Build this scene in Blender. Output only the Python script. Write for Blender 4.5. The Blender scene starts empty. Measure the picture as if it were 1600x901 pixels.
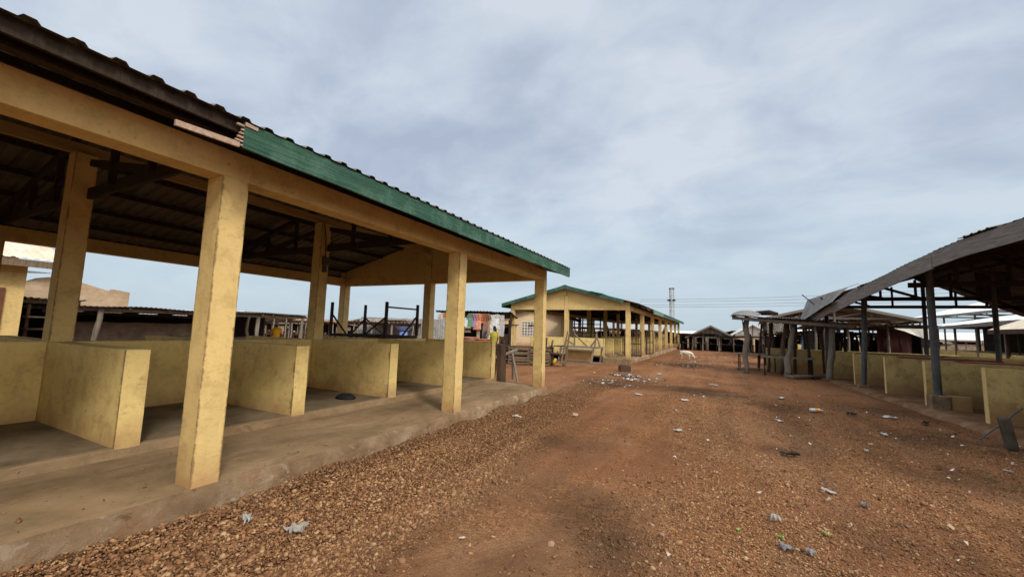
import bpy, bmesh, math, random
import numpy as np
from mathutils import Vector, Matrix, noise as mnoise
R = math.radians
scene = bpy.context.scene
col = scene.collection

# ------------------------------------------------------------------ camera
CAM = np.array([3.817, -1.8664, 1.6])
YAW, PITCH, ROLL, FPX = .4727, .103, .0306, 628.5171
Fv = np.array([-math.sin(YAW)*math.cos(PITCH), math.cos(YAW)*math.cos(PITCH), math.sin(PITCH)])
Rv = np.array([math.cos(YAW), math.sin(YAW), 0]); Uv = np.cross(Rv, Fv)
R2 = Rv*math.cos(ROLL)+Uv*math.sin(ROLL); U2 = -Rv*math.sin(ROLL)+Uv*math.cos(ROLL)
cd = bpy.data.cameras.new('camera'); cam = bpy.data.objects.new('camera', cd); col.objects.link(cam)
cd.sensor_fit = 'HORIZONTAL'; cd.sensor_width = 36; cd.lens = 36*FPX/1600
cd.clip_start = .05; cd.clip_end = 3000
M4 = Matrix.Identity(4)
for i in range(3):
    M4[i][0] = R2[i]; M4[i][1] = U2[i]; M4[i][2] = -Fv[i]; M4[i][3] = CAM[i]
cam.matrix_world = M4
scene.camera = cam

# ------------------------------------------------------------------ sky and sun
SUN_EL, SUN_AZ = R(40), R(122)          # azimuth clockwise from +y
w = bpy.data.worlds.new('World'); scene.world = w; w.use_nodes = True
nt = w.node_tree; N = nt.nodes; L = nt.links; N.clear()
def wn(t, **k):
    n = N.new(t)
    for a, b in k.items(): setattr(n, a, b)
    return n
def wmath(op, a, b=None, clamp=False):
    n = wn('ShaderNodeMath', operation=op, use_clamp=clamp)
    for i, v in enumerate((a, b)):
        if v is None: continue
        if isinstance(v, (int, float)): n.inputs[i].default_value = v
        else: L.new(v, n.inputs[i])
    return n.outputs[0]
out = wn('ShaderNodeOutputWorld'); bg = wn('ShaderNodeBackground'); bg.inputs[1].default_value = .1
sky = wn('ShaderNodeTexSky', sky_type='NISHITA'); sky.sun_disc = False
sky.sun_elevation = SUN_EL; sky.sun_rotation = SUN_AZ; sky.air_density = 1.2; sky.dust_density = 2
tc = wn('ShaderNodeTexCoord'); sp = wn('ShaderNodeSeparateXYZ'); L.new(tc.outputs['Generated'], sp.inputs[0])
zc = wmath('MAXIMUM', sp.outputs[2], 0.0)
zz = wmath('ADD', zc, .3)
cb = wn('ShaderNodeCombineXYZ'); L.new(wmath('DIVIDE', sp.outputs[0], zz), cb.inputs[0]); L.new(wmath('DIVIDE', sp.outputs[1], zz), cb.inputs[1])
def wnoise(scale, det, rough, dist=0., off=(0, 0, 0)):
    mp = wn('ShaderNodeMapping'); mp.inputs['Location'].default_value = off
    mp.inputs['Rotation'].default_value = (0, 0, R(25)); mp.inputs['Scale'].default_value = (1., 1.2, 1)
    L.new(cb.outputs[0], mp.inputs[0])
    n = wn('ShaderNodeTexNoise'); n.inputs['Scale'].default_value = scale; n.inputs['Detail'].default_value = det
    n.inputs['Roughness'].default_value = rough; n.inputs['Distortion'].default_value = dist
    L.new(mp.outputs[0], n.inputs['Vector']); return n.outputs['Fac']
def wramp(fac, stops):
    r = wn('ShaderNodeValToRGB'); e = r.color_ramp.elements
    while len(e) < len(stops): e.new(.5)
    for el, (p, c) in zip(e, stops): el.position = p; el.color = (*c, 1)
    L.new(fac, r.inputs[0]); return r.outputs[0]
def wmix(f, a, b, bt='MIX'):
    m = wn('ShaderNodeMix', data_type='RGBA', blend_type=bt)
    if isinstance(f, (int, float)): m.inputs[0].default_value = f
    else: L.new(f, m.inputs[0])
    for s, v in ((6, a), (7, b)):
        if isinstance(v, tuple): m.inputs[s].default_value = (*v, 1)
        else: L.new(v, m.inputs[s])
    return m.outputs[2]
big = wnoise(1.45, 5, .48, .5, (3.1, 1.7, 0))
fine = wnoise(3.9, 8, .57, .4, (7.3, 4.2, 0))
mixn = wmath('ADD', wmath('MULTIPLY', big, .64), wmath('MULTIPLY', fine, .36))
cloud = wramp(mixn, [(.35, (2.95, 3.35, 4.2)), (.43, (3.4, 3.85, 4.65)), (.50, (3.95, 4.45, 5.15)), (.59, (4.7, 5.1, 5.6))])
hor = wramp(zc, [(0., (1, 1, 1)), (.10, (.85, .85, .85)), (.33, (0, 0, 0))])
cloud2 = wmix(wmath('MULTIPLY', hor, .85), cloud, (3.6, 4.5, 5.2))
body = wmix(.88, sky.outputs[0], cloud2)
zb = wramp(zc, [(0, (1, 1, 1)), (.69, (1, 1, 1)), (.86, (3.7, 3.5, 3.05)), (1, (4.8, 4.5, 3.9))])   # an overcast sky is brightest overhead
body = wmix(1., body, zb, 'MULTIPLY')
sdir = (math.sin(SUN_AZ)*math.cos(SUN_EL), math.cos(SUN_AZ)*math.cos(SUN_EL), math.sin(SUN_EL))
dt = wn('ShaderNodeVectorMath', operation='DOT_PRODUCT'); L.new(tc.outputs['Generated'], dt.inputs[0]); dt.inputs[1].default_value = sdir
gl = wmath('POWER', wmath('MAXIMUM', dt.outputs['Value'], 0.), 4.)          # glow added round the sun, out of view, to brighten south and east faces
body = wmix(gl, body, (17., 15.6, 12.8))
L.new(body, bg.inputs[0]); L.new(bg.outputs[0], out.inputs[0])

sl = bpy.data.lights.new('sun', 'SUN'); sl.energy = 1.5; sl.angle = R(11); sl.color = (1, .95, .86)
so = bpy.data.objects.new('sun', sl); col.objects.link(so)
sd = Vector((math.sin(SUN_AZ)*math.cos(SUN_EL), math.cos(SUN_AZ)*math.cos(SUN_EL), math.sin(SUN_EL)))
so.rotation_euler = sd.to_track_quat('Z', 'Y').to_euler(); so.location = (20, -20, 30)
vs = scene.view_settings; vs.view_transform = 'Standard'; vs.look = 'None'; vs.exposure = .58; vs.gamma = 1
vs.use_curve_mapping = False

# ------------------------------------------------------------------ materials
def mat(name, build, rough=.85, metallic=0., spec=.25):
    m = bpy.data.materials.new(name); m.use_nodes = True
    b = m.node_tree.nodes['Principled BSDF']; b.inputs['Roughness'].default_value = rough
    b.inputs['Metallic'].default_value = metallic; b.inputs['Specular IOR Level'].default_value = spec
    g = G(m.node_tree, b); build(g); return m
class G:
    def __init__(s, t, b): s.t = t; s.b = b; s.n = t.nodes; s.l = t.links; s._p = None
    def node(s, t, **k):
        n = s.n.new(t)
        for a, v in k.items(): setattr(n, a, v)
        return n
    def pos(s, kind='world'):
        if kind == 'world':
            if not s._p: s._p = s.node('ShaderNodeNewGeometry')
            return s._p.outputs['Position']
        return s.node('ShaderNodeTexCoord').outputs['Object']
    def mapd(s, vec, sc, off=(0, 0, 0)):
        m = s.node('ShaderNodeMapping'); m.inputs['Scale'].default_value = sc; m.inputs['Location'].default_value = off
        s.l.new(vec, m.inputs[0]); return m.outputs[0]
    def noise(s, scale, det=4, rough=.55, vec=None, dist=0.):
        n = s.node('ShaderNodeTexNoise'); n.inputs['Scale'].default_value = scale; n.inputs['Detail'].default_value = det
        n.inputs['Roughness'].default_value = rough; n.inputs['Distortion'].default_value = dist
        s.l.new(vec if vec is not None else s.pos(), n.inputs['Vector']); return n.outputs['Fac']
    def ramp(s, f, stops):
        r = s.node('ShaderNodeValToRGB'); e = r.color_ramp.elements
        while len(e) < len(stops): e.new(.5)
        for el, (p, c) in zip(e, stops):
            el.position = p; el.color = (*(c if isinstance(c, tuple) else (c, c, c)), 1)
        s.l.new(f, r.inputs[0]); return r.outputs[0]
    def mix(s, f, a, b, bt='MIX'):
        m = s.node('ShaderNodeMix', data_type='RGBA', blend_type=bt)
        for i, v in ((0, f), (6, a), (7, b)):
            if isinstance(v, (int, float)): m.inputs[i].default_value = v
            elif isinstance(v, tuple): m.inputs[i].default_value = (*v, 1)
            else: s.l.new(v, m.inputs[i])
        return m.outputs[2]
    def math(s, op, a, b=None, clamp=False):
        n = s.node('ShaderNodeMath', operation=op, use_clamp=clamp)
        for i, v in enumerate((a, b)):
            if v is None: continue
            if isinstance(v, (int, float)): n.inputs[i].default_value = v
            else: s.l.new(v, n.inputs[i])
        return n.outputs[0]
    def color(s, c):
        if isinstance(c, tuple): s.b.inputs['Base Color'].default_value = (*c, 1)
        else: s.l.new(c, s.b.inputs['Base Color'])
    def bump(s, h, strength=.4, dist=.02):
        b = s.node('ShaderNodeBump'); b.inputs['Strength'].default_value = strength; b.inputs['Distance'].default_value = dist
        s.l.new(h, b.inputs['Height']); s.l.new(b.outputs[0], s.b.inputs['Normal'])
    def island(s): return s.node('ShaderNodeNewGeometry').outputs['Random Per Island']
    def xyz(s): 
        n = s.node('ShaderNodeSeparateXYZ'); s.l.new(s.pos(), n.inputs[0]); return n.outputs

def plaster(base, dirt, dark, amount=.5, splash=True, chips=0.):
    def f(g):
        c = g.mix(g.ramp(g.noise(1.1, 5, .6), [(.35, 0.), (.7, 1.)]), base, tuple(v*.86 for v in base))
        # vertical streaks
        st = g.noise(1., 5, .65, g.mapd(g.pos(), (9, 9, .8)))
        c = g.mix(g.math('MULTIPLY', g.ramp(st, [(.5, 0.), (.75, 1.)]), .45*amount), c, dirt)
        # blotchy grime
        gr = g.noise(3.2, 10, .76, None, .3)
        c = g.mix(g.math('MULTIPLY', g.ramp(gr, [(.49, 0.), (.64, 1.)]), amount), c, dirt)
        sc_ = g.noise(8, 8, .8, g.mapd(g.pos(), (1, 1, 2.2), (3, 8, 1)))
        c = g.mix(g.math('MULTIPLY', g.ramp(sc_, [(.56, 0.), (.62, 1.)]), .5*amount), c, tuple(v*.55 for v in dirt))
        sp_ = g.noise(17, 4, .6)
        c = g.mix(g.math('MULTIPLY', g.ramp(sp_, [(.66, 0.), (.71, 1.)]), .8*amount), c, dark)
        if splash:      # red mud splashed against the foot of the wall
            z = g.xyz()[2]
            zz_ = g.math('ADD', z, g.math('MULTIPLY', g.noise(4, 5, .65), -.55))
            c = g.mix(g.math('MULTIPLY', g.ramp(zz_, [(0., 1.), (.33, 0.)]), .75), c, (.36, .19, .09))
        if chips:       # arrises rubbed bare: u runs 0..1 across each face, the wear follows the real edge
            uv = g.node('ShaderNodeUVMap'); su = g.node('ShaderNodeSeparateXYZ'); g.l.new(uv.outputs[0], su.inputs[0])
            e = g.math('MINIMUM', su.outputs[0], g.math('SUBTRACT', 1., su.outputs[0]))
            e = g.math('ADD', e, g.math('MULTIPLY', g.math('SUBTRACT', g.noise(3.4, 9, .78), .53), .42*chips))
            c = g.mix(g.ramp(e, [(-.02, .85), (.05*chips, .0)]), c, (.2, .12, .055))
            lv = g.noise(1.4, 8, .75, g.mapd(g.pos(), (1, 1, 5)))
            c = g.mix(g.math('MULTIPLY', g.ramp(lv, [(.6, 0.), (.66, 1.)]), .45), c, dirt)
        g.color(c)
        g.bump(g.noise(26, 6, .6), .35, .01)
    return f
M = {}
M['plaster'] = mat('yellow_plaster', plaster((.69, .505, .215), (.33, .225, .09), (.08, .05, .025), .5), .8)
M['pillarplaster'] = mat('chipped_yellow_plaster', plaster((.69, .505, .215), (.33, .225, .09), (.08, .05, .025), .5, True, 1.), .8)
M['wallplaster'] = mat('stained_yellow_plaster', plaster((.76, .575, .235), (.36, .24, .105), (.06, .04, .02), .58, True, .3), .85)
M['backwall'] = mat('grimy_yellow_wall', plaster((.74, .555, .22), (.36, .24, .105), (.06, .04, .02), .58), .85)
M['gable'] = mat('pale_yellow_plaster', plaster((.66, .475, .20), (.40, .27, .10), (.2, .13, .06), .3, False), .85)
M['dirtyplaster'] = mat('worn_ochre_plaster', plaster((.66, .50, .205), (.28, .18, .08), (.07, .04, .025), .7), .88)
M['cream'] = mat('cream_render', plaster((.66, .50, .32), (.45, .28, .16), (.3, .2, .12), .4), .9)
def f(g):
    c = g.ramp(g.noise(1.3, 8, .65), [(.3, (.15, .1, .056)), (.5, (.25, .172, .098)), (.7, (.34, .24, .145))])
    c = g.mix(g.math('MULTIPLY', g.ramp(g.noise(.8, 6, .7, g.mapd(g.pos(), (3.2, .6, 1))), [(.5, 0.), (.68, 1.)]), .6), c, (.13, .085, .055))
    c = g.mix(g.math('MULTIPLY', g.ramp(g.noise(.55, 5, .6), [(.52, 0.), (.66, 1.)]), .55), c, (.36, .215, .12))
    c = g.mix(g.math('MULTIPLY', g.ramp(g.noise(2.1, 8, .75, g.mapd(g.pos(), (2.2, .8, 1), (4, 4, 4)), .5), [(.54, 0.), (.62, 1.)]), .5), c, (.11, .07, .042))
    c = g.mix(g.ramp(g.noise(38, 4, .6), [(.66, 0.), (.7, .85)]), c, (.06, .04, .028))
    g.color(c); g.bump(g.noise(22, 8, .7), .5, .015)
M['concrete'] = mat('dusty_concrete', f, .95, 0., .08)
def f(g):
    c = g.ramp(g.noise(2.2, 8, .65), [(.3, (.1, .073, .045)), (.55, (.18, .135, .087)), (.75, (.27, .205, .135))])
    g.color(c); g.bump(g.noise(24, 8, .7), .4, .012)
M['stallfloor'] = mat('dark_worn_screed', f, .92, 0., .1)
def f(g):
    c = g.ramp(g.noise(2.5, 8, .65), [(.3, (.16, .1, .058)), (.5, (.26, .17, .1)), (.72, (.38, .28, .19))])
    c = g.mix(g.ramp(g.noise(1.6, 6, .7), [(.56, 0.), (.66, .6)]), c, (.29, .15, .08))
    c = g.mix(g.ramp(g.noise(2.6, 7, .7, g.mapd(g.pos(), (1, 1, 2), (5, 2, 9)), .6), [(.56, 0.), (.6, .75)]), c, (.40, .31, .22))
    c = g.mix(g.ramp(g.noise(3.8, 8, .75, g.mapd(g.pos(), (1, 1, 3), (1, 7, 2)), .8), [(.6, 0.), (.64, .6)]), c, (.09, .055, .034))
    g.color(c); g.bump(g.noise(9, 9, .78), 1., .06)
M['plinth'] = mat('mud_stained_plinth', f, .95, 0., .08)
M['mudslab'] = mat('mud_covered_slab', lambda g: (g.color(g.ramp(g.noise(1.8, 8, .7), [(.35, (.13, .058, .03)), (.55, (.2, .11, .06)), (.75, (.28, .19, .12))])), g.bump(g.noise(14, 8, .75), .8, .03)), .95, 0., .05)
def roofmat(a, b, c_, rust=.25):
    def f(g):
        c = g.ramp(g.noise(1.6, 6, .65), [(.3, a), (.55, b), (.75, c_)])
        c = g.mix(g.math('MULTIPLY', g.ramp(g.noise(2.7, 7, .7), [(.5, 0.), (.62, 1.)]), rust), c, (.16, .075, .035))
        g.color(c); g.bump(g.noise(30, 3), .15, .005)
    return f
M['roof'] = mat('dark_green_sheeting', roofmat((.08, .073, .058), (.12, .11, .088), (.18, .165, .13), .5), .6, .1)
M['zinc'] = mat('grey_zinc_sheeting', roofmat((.28, .28, .27), (.42, .42, .41), (.55, .55, .53), .3), .5, .35)
M['whitezinc'] = mat('bright_zinc_sheeting', roofmat((.62, .62, .60), (.72, .72, .70), (.8, .8, .78), .08), .5, .1)
M['darkzinc'] = mat('weathered_zinc_sheeting', roofmat((.08, .075, .07), (.14, .13, .12), (.24, .22, .2), .5), .6, .2)
M['dimzinc'] = mat('dark_rusted_sheeting', roofmat((.03, .024, .02), (.05, .042, .036), (.1, .09, .08), .45), .65, .1)  # rusty sheeting, colour darkened for the dim underside of the pole shed
M['oldzinc'] = mat('aged_zinc_sheeting', roofmat((.13, .125, .12), (.2, .195, .19), (.3, .29, .28), .4), .6, .2)
M['creamzinc'] = mat('dusty_cream_sheeting', roofmat((.5, .42, .32), (.62, .54, .43), (.7, .63, .53), .2), .6, .1)
M['rustzinc'] = mat('rusty_sheeting', roofmat((.2, .1, .06), (.3, .17, .1), (.38, .28, .2), .6), .7, .1)
def woodmat(a, b, c_, sc=(18, 18, 1.2)):
    def f(g):
        v = g.mapd(g.pos('obj'), sc)
        c = g.ramp(g.noise(1.5, 7, .7, v, .6), [(.32, a), (.5, b), (.7, c_)])
        c = g.mix(g.math('MULTIPLY', g.island(), .35), c, a)
        g.color(c); g.bump(g.noise(3, 7, .7, v), .6, .012)
    return f
M['darkwood'] = mat('dark_rafter_wood', woodmat((.022, .015, .011), (.038, .026, .019), (.06, .043, .031)), .9)
M['wood'] = mat('weathered_brown_wood', woodmat((.09, .06, .04), (.19, .135, .09), (.3, .22, .15)), .9)
M['greywood'] = mat('grey_weathered_wood', woodmat((.1, .085, .07), (.22, .185, .15), (.36, .31, .25)), .92)
M['palewood'] = mat('bare_pale_plank', woodmat((.28, .19, .14), (.42, .3, .23), (.52, .4, .32), (3, 18, 18)), .8)
M['brownwood'] = mat('brown_plank_wood', woodmat((.04, .022, .016), (.08, .045, .03), (.14, .08, .055)), .85)
M['plate'] = mat('pale_timber_plate', woodmat((.3, .2, .09), (.45, .31, .14), (.52, .38, .2), (12, 1, 12)), .9)
M['greyboard'] = mat('grey_fascia_board', woodmat((.12, .105, .095), (.2, .18, .16), (.3, .275, .25), (20, 1.4, 20)), .9)
def f(g):
    v = g.mapd(g.pos(), (24, 1.3, 24))
    c = g.ramp(g.noise(1.2, 7, .7, v), [(.3, (.016, .052, .036)), (.5, (.026, .083, .057)), (.72, (.055, .13, .095))])
    c = g.mix(g.math('MULTIPLY', g.ramp(g.noise(2.6, 6, .7), [(.48, 0.), (.66, 1.)]), .65), c, (.10, .19, .145))
    c = g.mix(g.ramp(g.noise(3.4, 8, .75, g.mapd(g.pos(), (9, 2, 9))), [(.6, 0.), (.68, .8)]), c, (.075, .06, .045))
    g.color(c); g.bump(g.noise(2, 6, .7, v), .8, .015)
M['green'] = mat('faded_green_paint', f, .7)
M['palegreen'] = mat('bleached_green_paint', lambda g: (g.color(g.ramp(g.noise(3, 6, .6), [(.3, (.06, .17, .12)), (.7, (.2, .3, .24))])), g.bump(g.noise(20, 5), .3, .01)), .75)
M['steel'] = mat('grey_painted_steel', lambda g: (g.color(g.ramp(g.noise(4, 7, .7), [(.3, (.055, .058, .06)), (.6, (.10, .105, .11)), (.75, (.13, .09, .065))])), g.bump(g.noise(40, 4), .1, .004)), .55, .3)
M['darksteel'] = mat('dark_frame_steel', lambda g: g.color(g.ramp(g.noise(6, 5), [(.3, (.016, .013, .012)), (.7, (.045, .03, .026))])), .6, .3)
M['galv'] = mat('galvanised_lattice', lambda g: g.color(g.ramp(g.noise(2, 3), [(.3, (.32, .33, .34)), (.7, (.5, .5, .5))])), .5, .3)
M['nearblack'] = mat('near_black_shade_and_cloth', lambda g: g.color(g.ramp(g.noise(3, 6, .65), [(.3, (.012, .01, .009)), (.6, (.03, .022, .018)), (.75, (.07, .05, .04))])), .95)  # near-black colour stands in for shade inside stalls and sheds; also dark goods
def f(g):
    br = g.node('ShaderNodeTexBrick'); g.l.new(g.mapd(g.pos(), (1, 1, 1)), br.inputs[0])
    c = g.ramp(g.noise(1.7, 8, .7), [(.3, (.30, .2, .125)), (.5, (.42, .3, .2)), (.7, (.52, .39, .27))])
    sx = g.xyz()
    zz_ = g.math('FRACT', g.math('MULTIPLY', g.math('ADD', sx[2], g.math('MULTIPLY', g.noise(2), .12)), 4.4))
    c = g.mix(g.math('MULTIPLY', g.ramp(zz_, [(0., 1.), (.1, 0.)]), .5), c, (.2, .13, .08))
    g.n.remove(br)
    g.color(c); g.bump(g.noise(12, 8, .7), .7, .03)
M['clay'] = mat('clay_blocks', f, .95)
M['mud'] = mat('grey_mud_wall', lambda g: (g.color(g.ramp(g.noise(2.5, 8, .7), [(.3, (.13, .105, .08)), (.55, (.24, .195, .15)), (.75, (.36, .29, .22))])), g.bump(g.noise(9, 8, .7), .8, .04)), .95)
def flat(name, c, rough=.8, var=.35):
    return mat(name, lambda g: g.color(g.ramp(g.noise(7, 5, .6), [(.3, tuple(v*(1-var) for v in c)), (.7, c)])), rough)
def tint(c, name=None):
    k = 'cloth_%02d_%02d_%02d' % tuple(int(v*99) for v in c)
    if k not in M: M[k] = flat(name or 'dyed_fabric', c)
    return M[k]

# ------------------------------------------------------------------ mesh helpers
class MB:
    def __init__(s): s.v = []; s.f = []
    def add(s, vs, fs):
        o = len(s.v); s.v += [tuple(float(c) for c in p) for p in vs]; s.f += [tuple(i+o for i in q) for q in fs]
    def box(s, x0, x1, y0, y1, z0, z1):
        s.add([(x0,y0,z0),(x1,y0,z0),(x1,y1,z0),(x0,y1,z0),(x0,y0,z1),(x1,y0,z1),(x1,y1,z1),(x0,y1,z1)],
              [(0,3,2,1),(4,5,6,7),(0,1,5,4),(1,2,6,5),(2,3,7,6),(3,0,4,7)])
    def bar(s, a, b, w=.05, h=.05, up=(0, 0, 1)):
        a = Vector(a); b = Vector(b); d = (b-a).normalized(); u = Vector(up)
        if abs(d.dot(u)) > .98: u = Vector((0, 1, 0))
        x = d.cross(u).normalized()*w/2; y = x.normalized().cross(d).normalized()*h/2
        p = [a-x-y, a+x-y, a+x+y, a-x+y, b-x-y, b+x-y, b+x+y, b-x+y]
        s.add(p, [(0,1,2,3),(7,6,5,4),(0,4,5,1),(1,5,6,2),(2,6,7,3),(3,7,4,0)])
    def tube(s, pts, rad, n=8, cap=True):
        pts = [Vector(p) for p in pts]
        if not hasattr(rad, '__len__'): rad = [rad]*len(pts)
        o = len(s.v)
        for i, p in enumerate(pts):
            d = (pts[min(i+1, len(pts)-1)]-pts[max(i-1, 0)]).normalized()
            u = Vector((1, 0, 0)) if abs(d.x) < .8 else Vector((0, 1, 0))
            x = d.cross(u).normalized(); y = d.cross(x)
            for k in range(n):
                t = 2*math.pi*k/n; q = p+(x*math.cos(t)+y*math.sin(t))*rad[i]; s.v.append(tuple(q))
        for i in range(len(pts)-1):
            for k in range(n):
                a = o+i*n+k; b = o+i*n+(k+1) % n; s.f.append((a, b, b+n, a+n))
        if cap:
            s.f.append(tuple(o+k for k in range(n))[::-1]); e = o+(len(pts)-1)*n; s.f.append(tuple(e+k for k in range(n)))
    def grid(s, P, uv=False):          # P[i][j] of points
        o = len(s.v); n = len(P[0])
        if uv: s.uvn = n
        for r in P: s.v += [tuple(float(c) for c in p) for p in r]
        for i in range(len(P)-1):
            for j in range(n-1):
                a = o+i*n+j; s.f.append((a, a+1, a+n+1, a+n))
    def prism(s, poly, axis, t0, t1):   # poly in two coords, extruded along axis
        def pt(a, b, t): return {'x': (t, a, b), 'y': (a, t, b), 'z': (a, b, t)}[axis]
        n = len(poly); s.add([pt(a, b, t0) for a, b in poly]+[pt(a, b, t1) for a, b in poly],
              [tuple(range(n))[::-1], tuple(range(n, 2*n))]+[(i, (i+1) % n, (i+1) % n+n, i+n) for i in range(n)])
    def build(s, name, m, parent=None, smooth=False, bevel=0, solid=0):
        me = bpy.data.meshes.new(name); me.from_pydata(s.v, [], s.f)
        bm = bmesh.new(); bm.from_mesh(me); bmesh.ops.recalc_face_normals(bm, faces=bm.faces); bm.to_mesh(me); bm.free()
        if smooth: me.polygons.foreach_set('use_smooth', [True]*len(me.polygons))
        if hasattr(s, 'uvn'):
            ul = me.uv_layers.new(name='UVMap').data
            for pl in me.polygons:
                vi = [me.loops[k].vertex_index for k in pl.loop_indices]; cs_ = [v % s.uvn for v in vi]; lo = min(cs_)
                for k, c_ in zip(pl.loop_indices, cs_): ul[k].uv = (.5 if len(set(cs_)) > 2 else (0. if c_ == lo else 1.), .5)
        me.materials.append(m)
        o = bpy.data.objects.new(name, me); col.objects.link(o)
        if parent: 
            o.parent = parent; o.matrix_parent_inverse = parent.matrix_world.inverted() if False else Matrix.Translation(-Vector(parent.location))
            if parent.rotation_euler.z or parent.type != 'EMPTY': o.matrix_parent_inverse = Matrix.Identity(4)
        if bevel:
            b = o.modifiers.new('bevel', 'BEVEL'); b.width = bevel; b.segments = 2; b.limit_method = 'ANGLE'
        if solid:
            b = o.modifiers.new('solid', 'SOLIDIFY'); b.thickness = solid
        return o
def tag(o, label=None, cat=None, group=None, kind=None):
    if label: o['label'] = label
    if cat: o['category'] = cat
    if group: o['group'] = group
    if kind: o['kind'] = kind
    return o
def thing(name, label, cat, loc=(0, 0, 0), rz=0, group=None):
    o = bpy.data.objects.new(name, None); col.objects.link(o); o.location = loc; o.rotation_euler = (0, 0, rz)
    o.empty_display_size = .3
    return tag(o, label, cat, group)
def copy_tree(o, parent=None):
    c = o.copy(); col.objects.link(c)
    if parent: c.parent = parent
    for ch in list(o.children): copy_tree(ch, c)
    return c
def ray(px, py): return Fv+R2*(px-800)/FPX-U2*(py-450.5)/FPX
def gnd(px, py, z=0.): d = ray(px, py); return CAM+d*((z-CAM[2])/d[2])
def aty(px, py, Y): d = ray(px, py); return CAM+d*((Y-CAM[1])/d[1])
def dep(px, py, t): return CAM+ray(px, py)*t
def nz(x, y, z=0, s=1.): return mnoise.noise(Vector((x*s, y*s, z*s)))
def gh(x, y):       # height of the open ground
    h = .018*nz(x, y, 3, .9)+.01*nz(x, y, 7, 3.1)
    return h
SHEET = [(0, 0), (.26, 0), (.36, .024), (.62, .024), (.72, 0)]   # one rib of the roofing sheet, fraction of pitch, height
def ribs(t0, t1, pitch):
    out = []; t = t0
    while t < t1:
        for fr, h in SHEET:
            if t+fr*pitch < t1: out.append((t+fr*pitch, h))
        t += pitch
    out.append((t1, 0)); return out

# ------------------------------------------------------------------ the ground
STAINS_AND_DIMMING = [(2.9, 1.62, .55, .5), (3.15, 1.2, .4, .42), (1.78, 3.9, .6, .4), (2.6, 2.05, .5, .38), (4.6, 5.2, .5, .5), (3.6, 11.2, 1.3, .7), (3., 11.6, 1., .6), (1.4, 11.5, 1.6, .6), (5.2, 9.5, .9, .5), (2.2, 22.5, 2.0, .7), (6.4, 3.2, .6, .5), (7.0, 7.6, 1.1, .55), (6.6, 5.0, .9, .45), (5.3, 2.6, .7, .35), (7.3, 10.5, 1.2, .5)]  # oil and soot spots; right-hand entries paint the yard's dimmer right side
def worn_dimmed(g, c):
    # traffic: long scuffed tracks, dusty areas, spilt oil and soot, dimness painted in at the right, all in the soil and on the stones in it
    tr = g.noise(1., 6, .6, g.mapd(g.pos(), (1.5, .16, 1), (4, 9, 0)), .3)
    c = g.mix(g.math('MULTIPLY', g.ramp(tr, [(.46, 0.), (.62, 1.)]), .42), c, (.085, .045, .026))
    du = g.noise(.5, 8, .68, g.mapd(g.pos(), (1, .7, 1), (31, 2, 0)), .6)
    c = g.mix(g.math('MULTIPLY', g.ramp(du, [(.5, 0.), (.66, 1.)]), .4), c, (.26, .15, .088))
    for (sx, sy, sr, k) in STAINS_AND_DIMMING:
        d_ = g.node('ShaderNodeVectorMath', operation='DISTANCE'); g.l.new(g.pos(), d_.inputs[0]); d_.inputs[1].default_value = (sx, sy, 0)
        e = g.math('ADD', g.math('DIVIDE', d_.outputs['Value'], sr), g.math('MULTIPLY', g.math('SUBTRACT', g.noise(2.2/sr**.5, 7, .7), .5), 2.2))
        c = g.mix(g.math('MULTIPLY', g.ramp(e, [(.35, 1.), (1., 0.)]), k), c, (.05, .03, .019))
    return c
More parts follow.
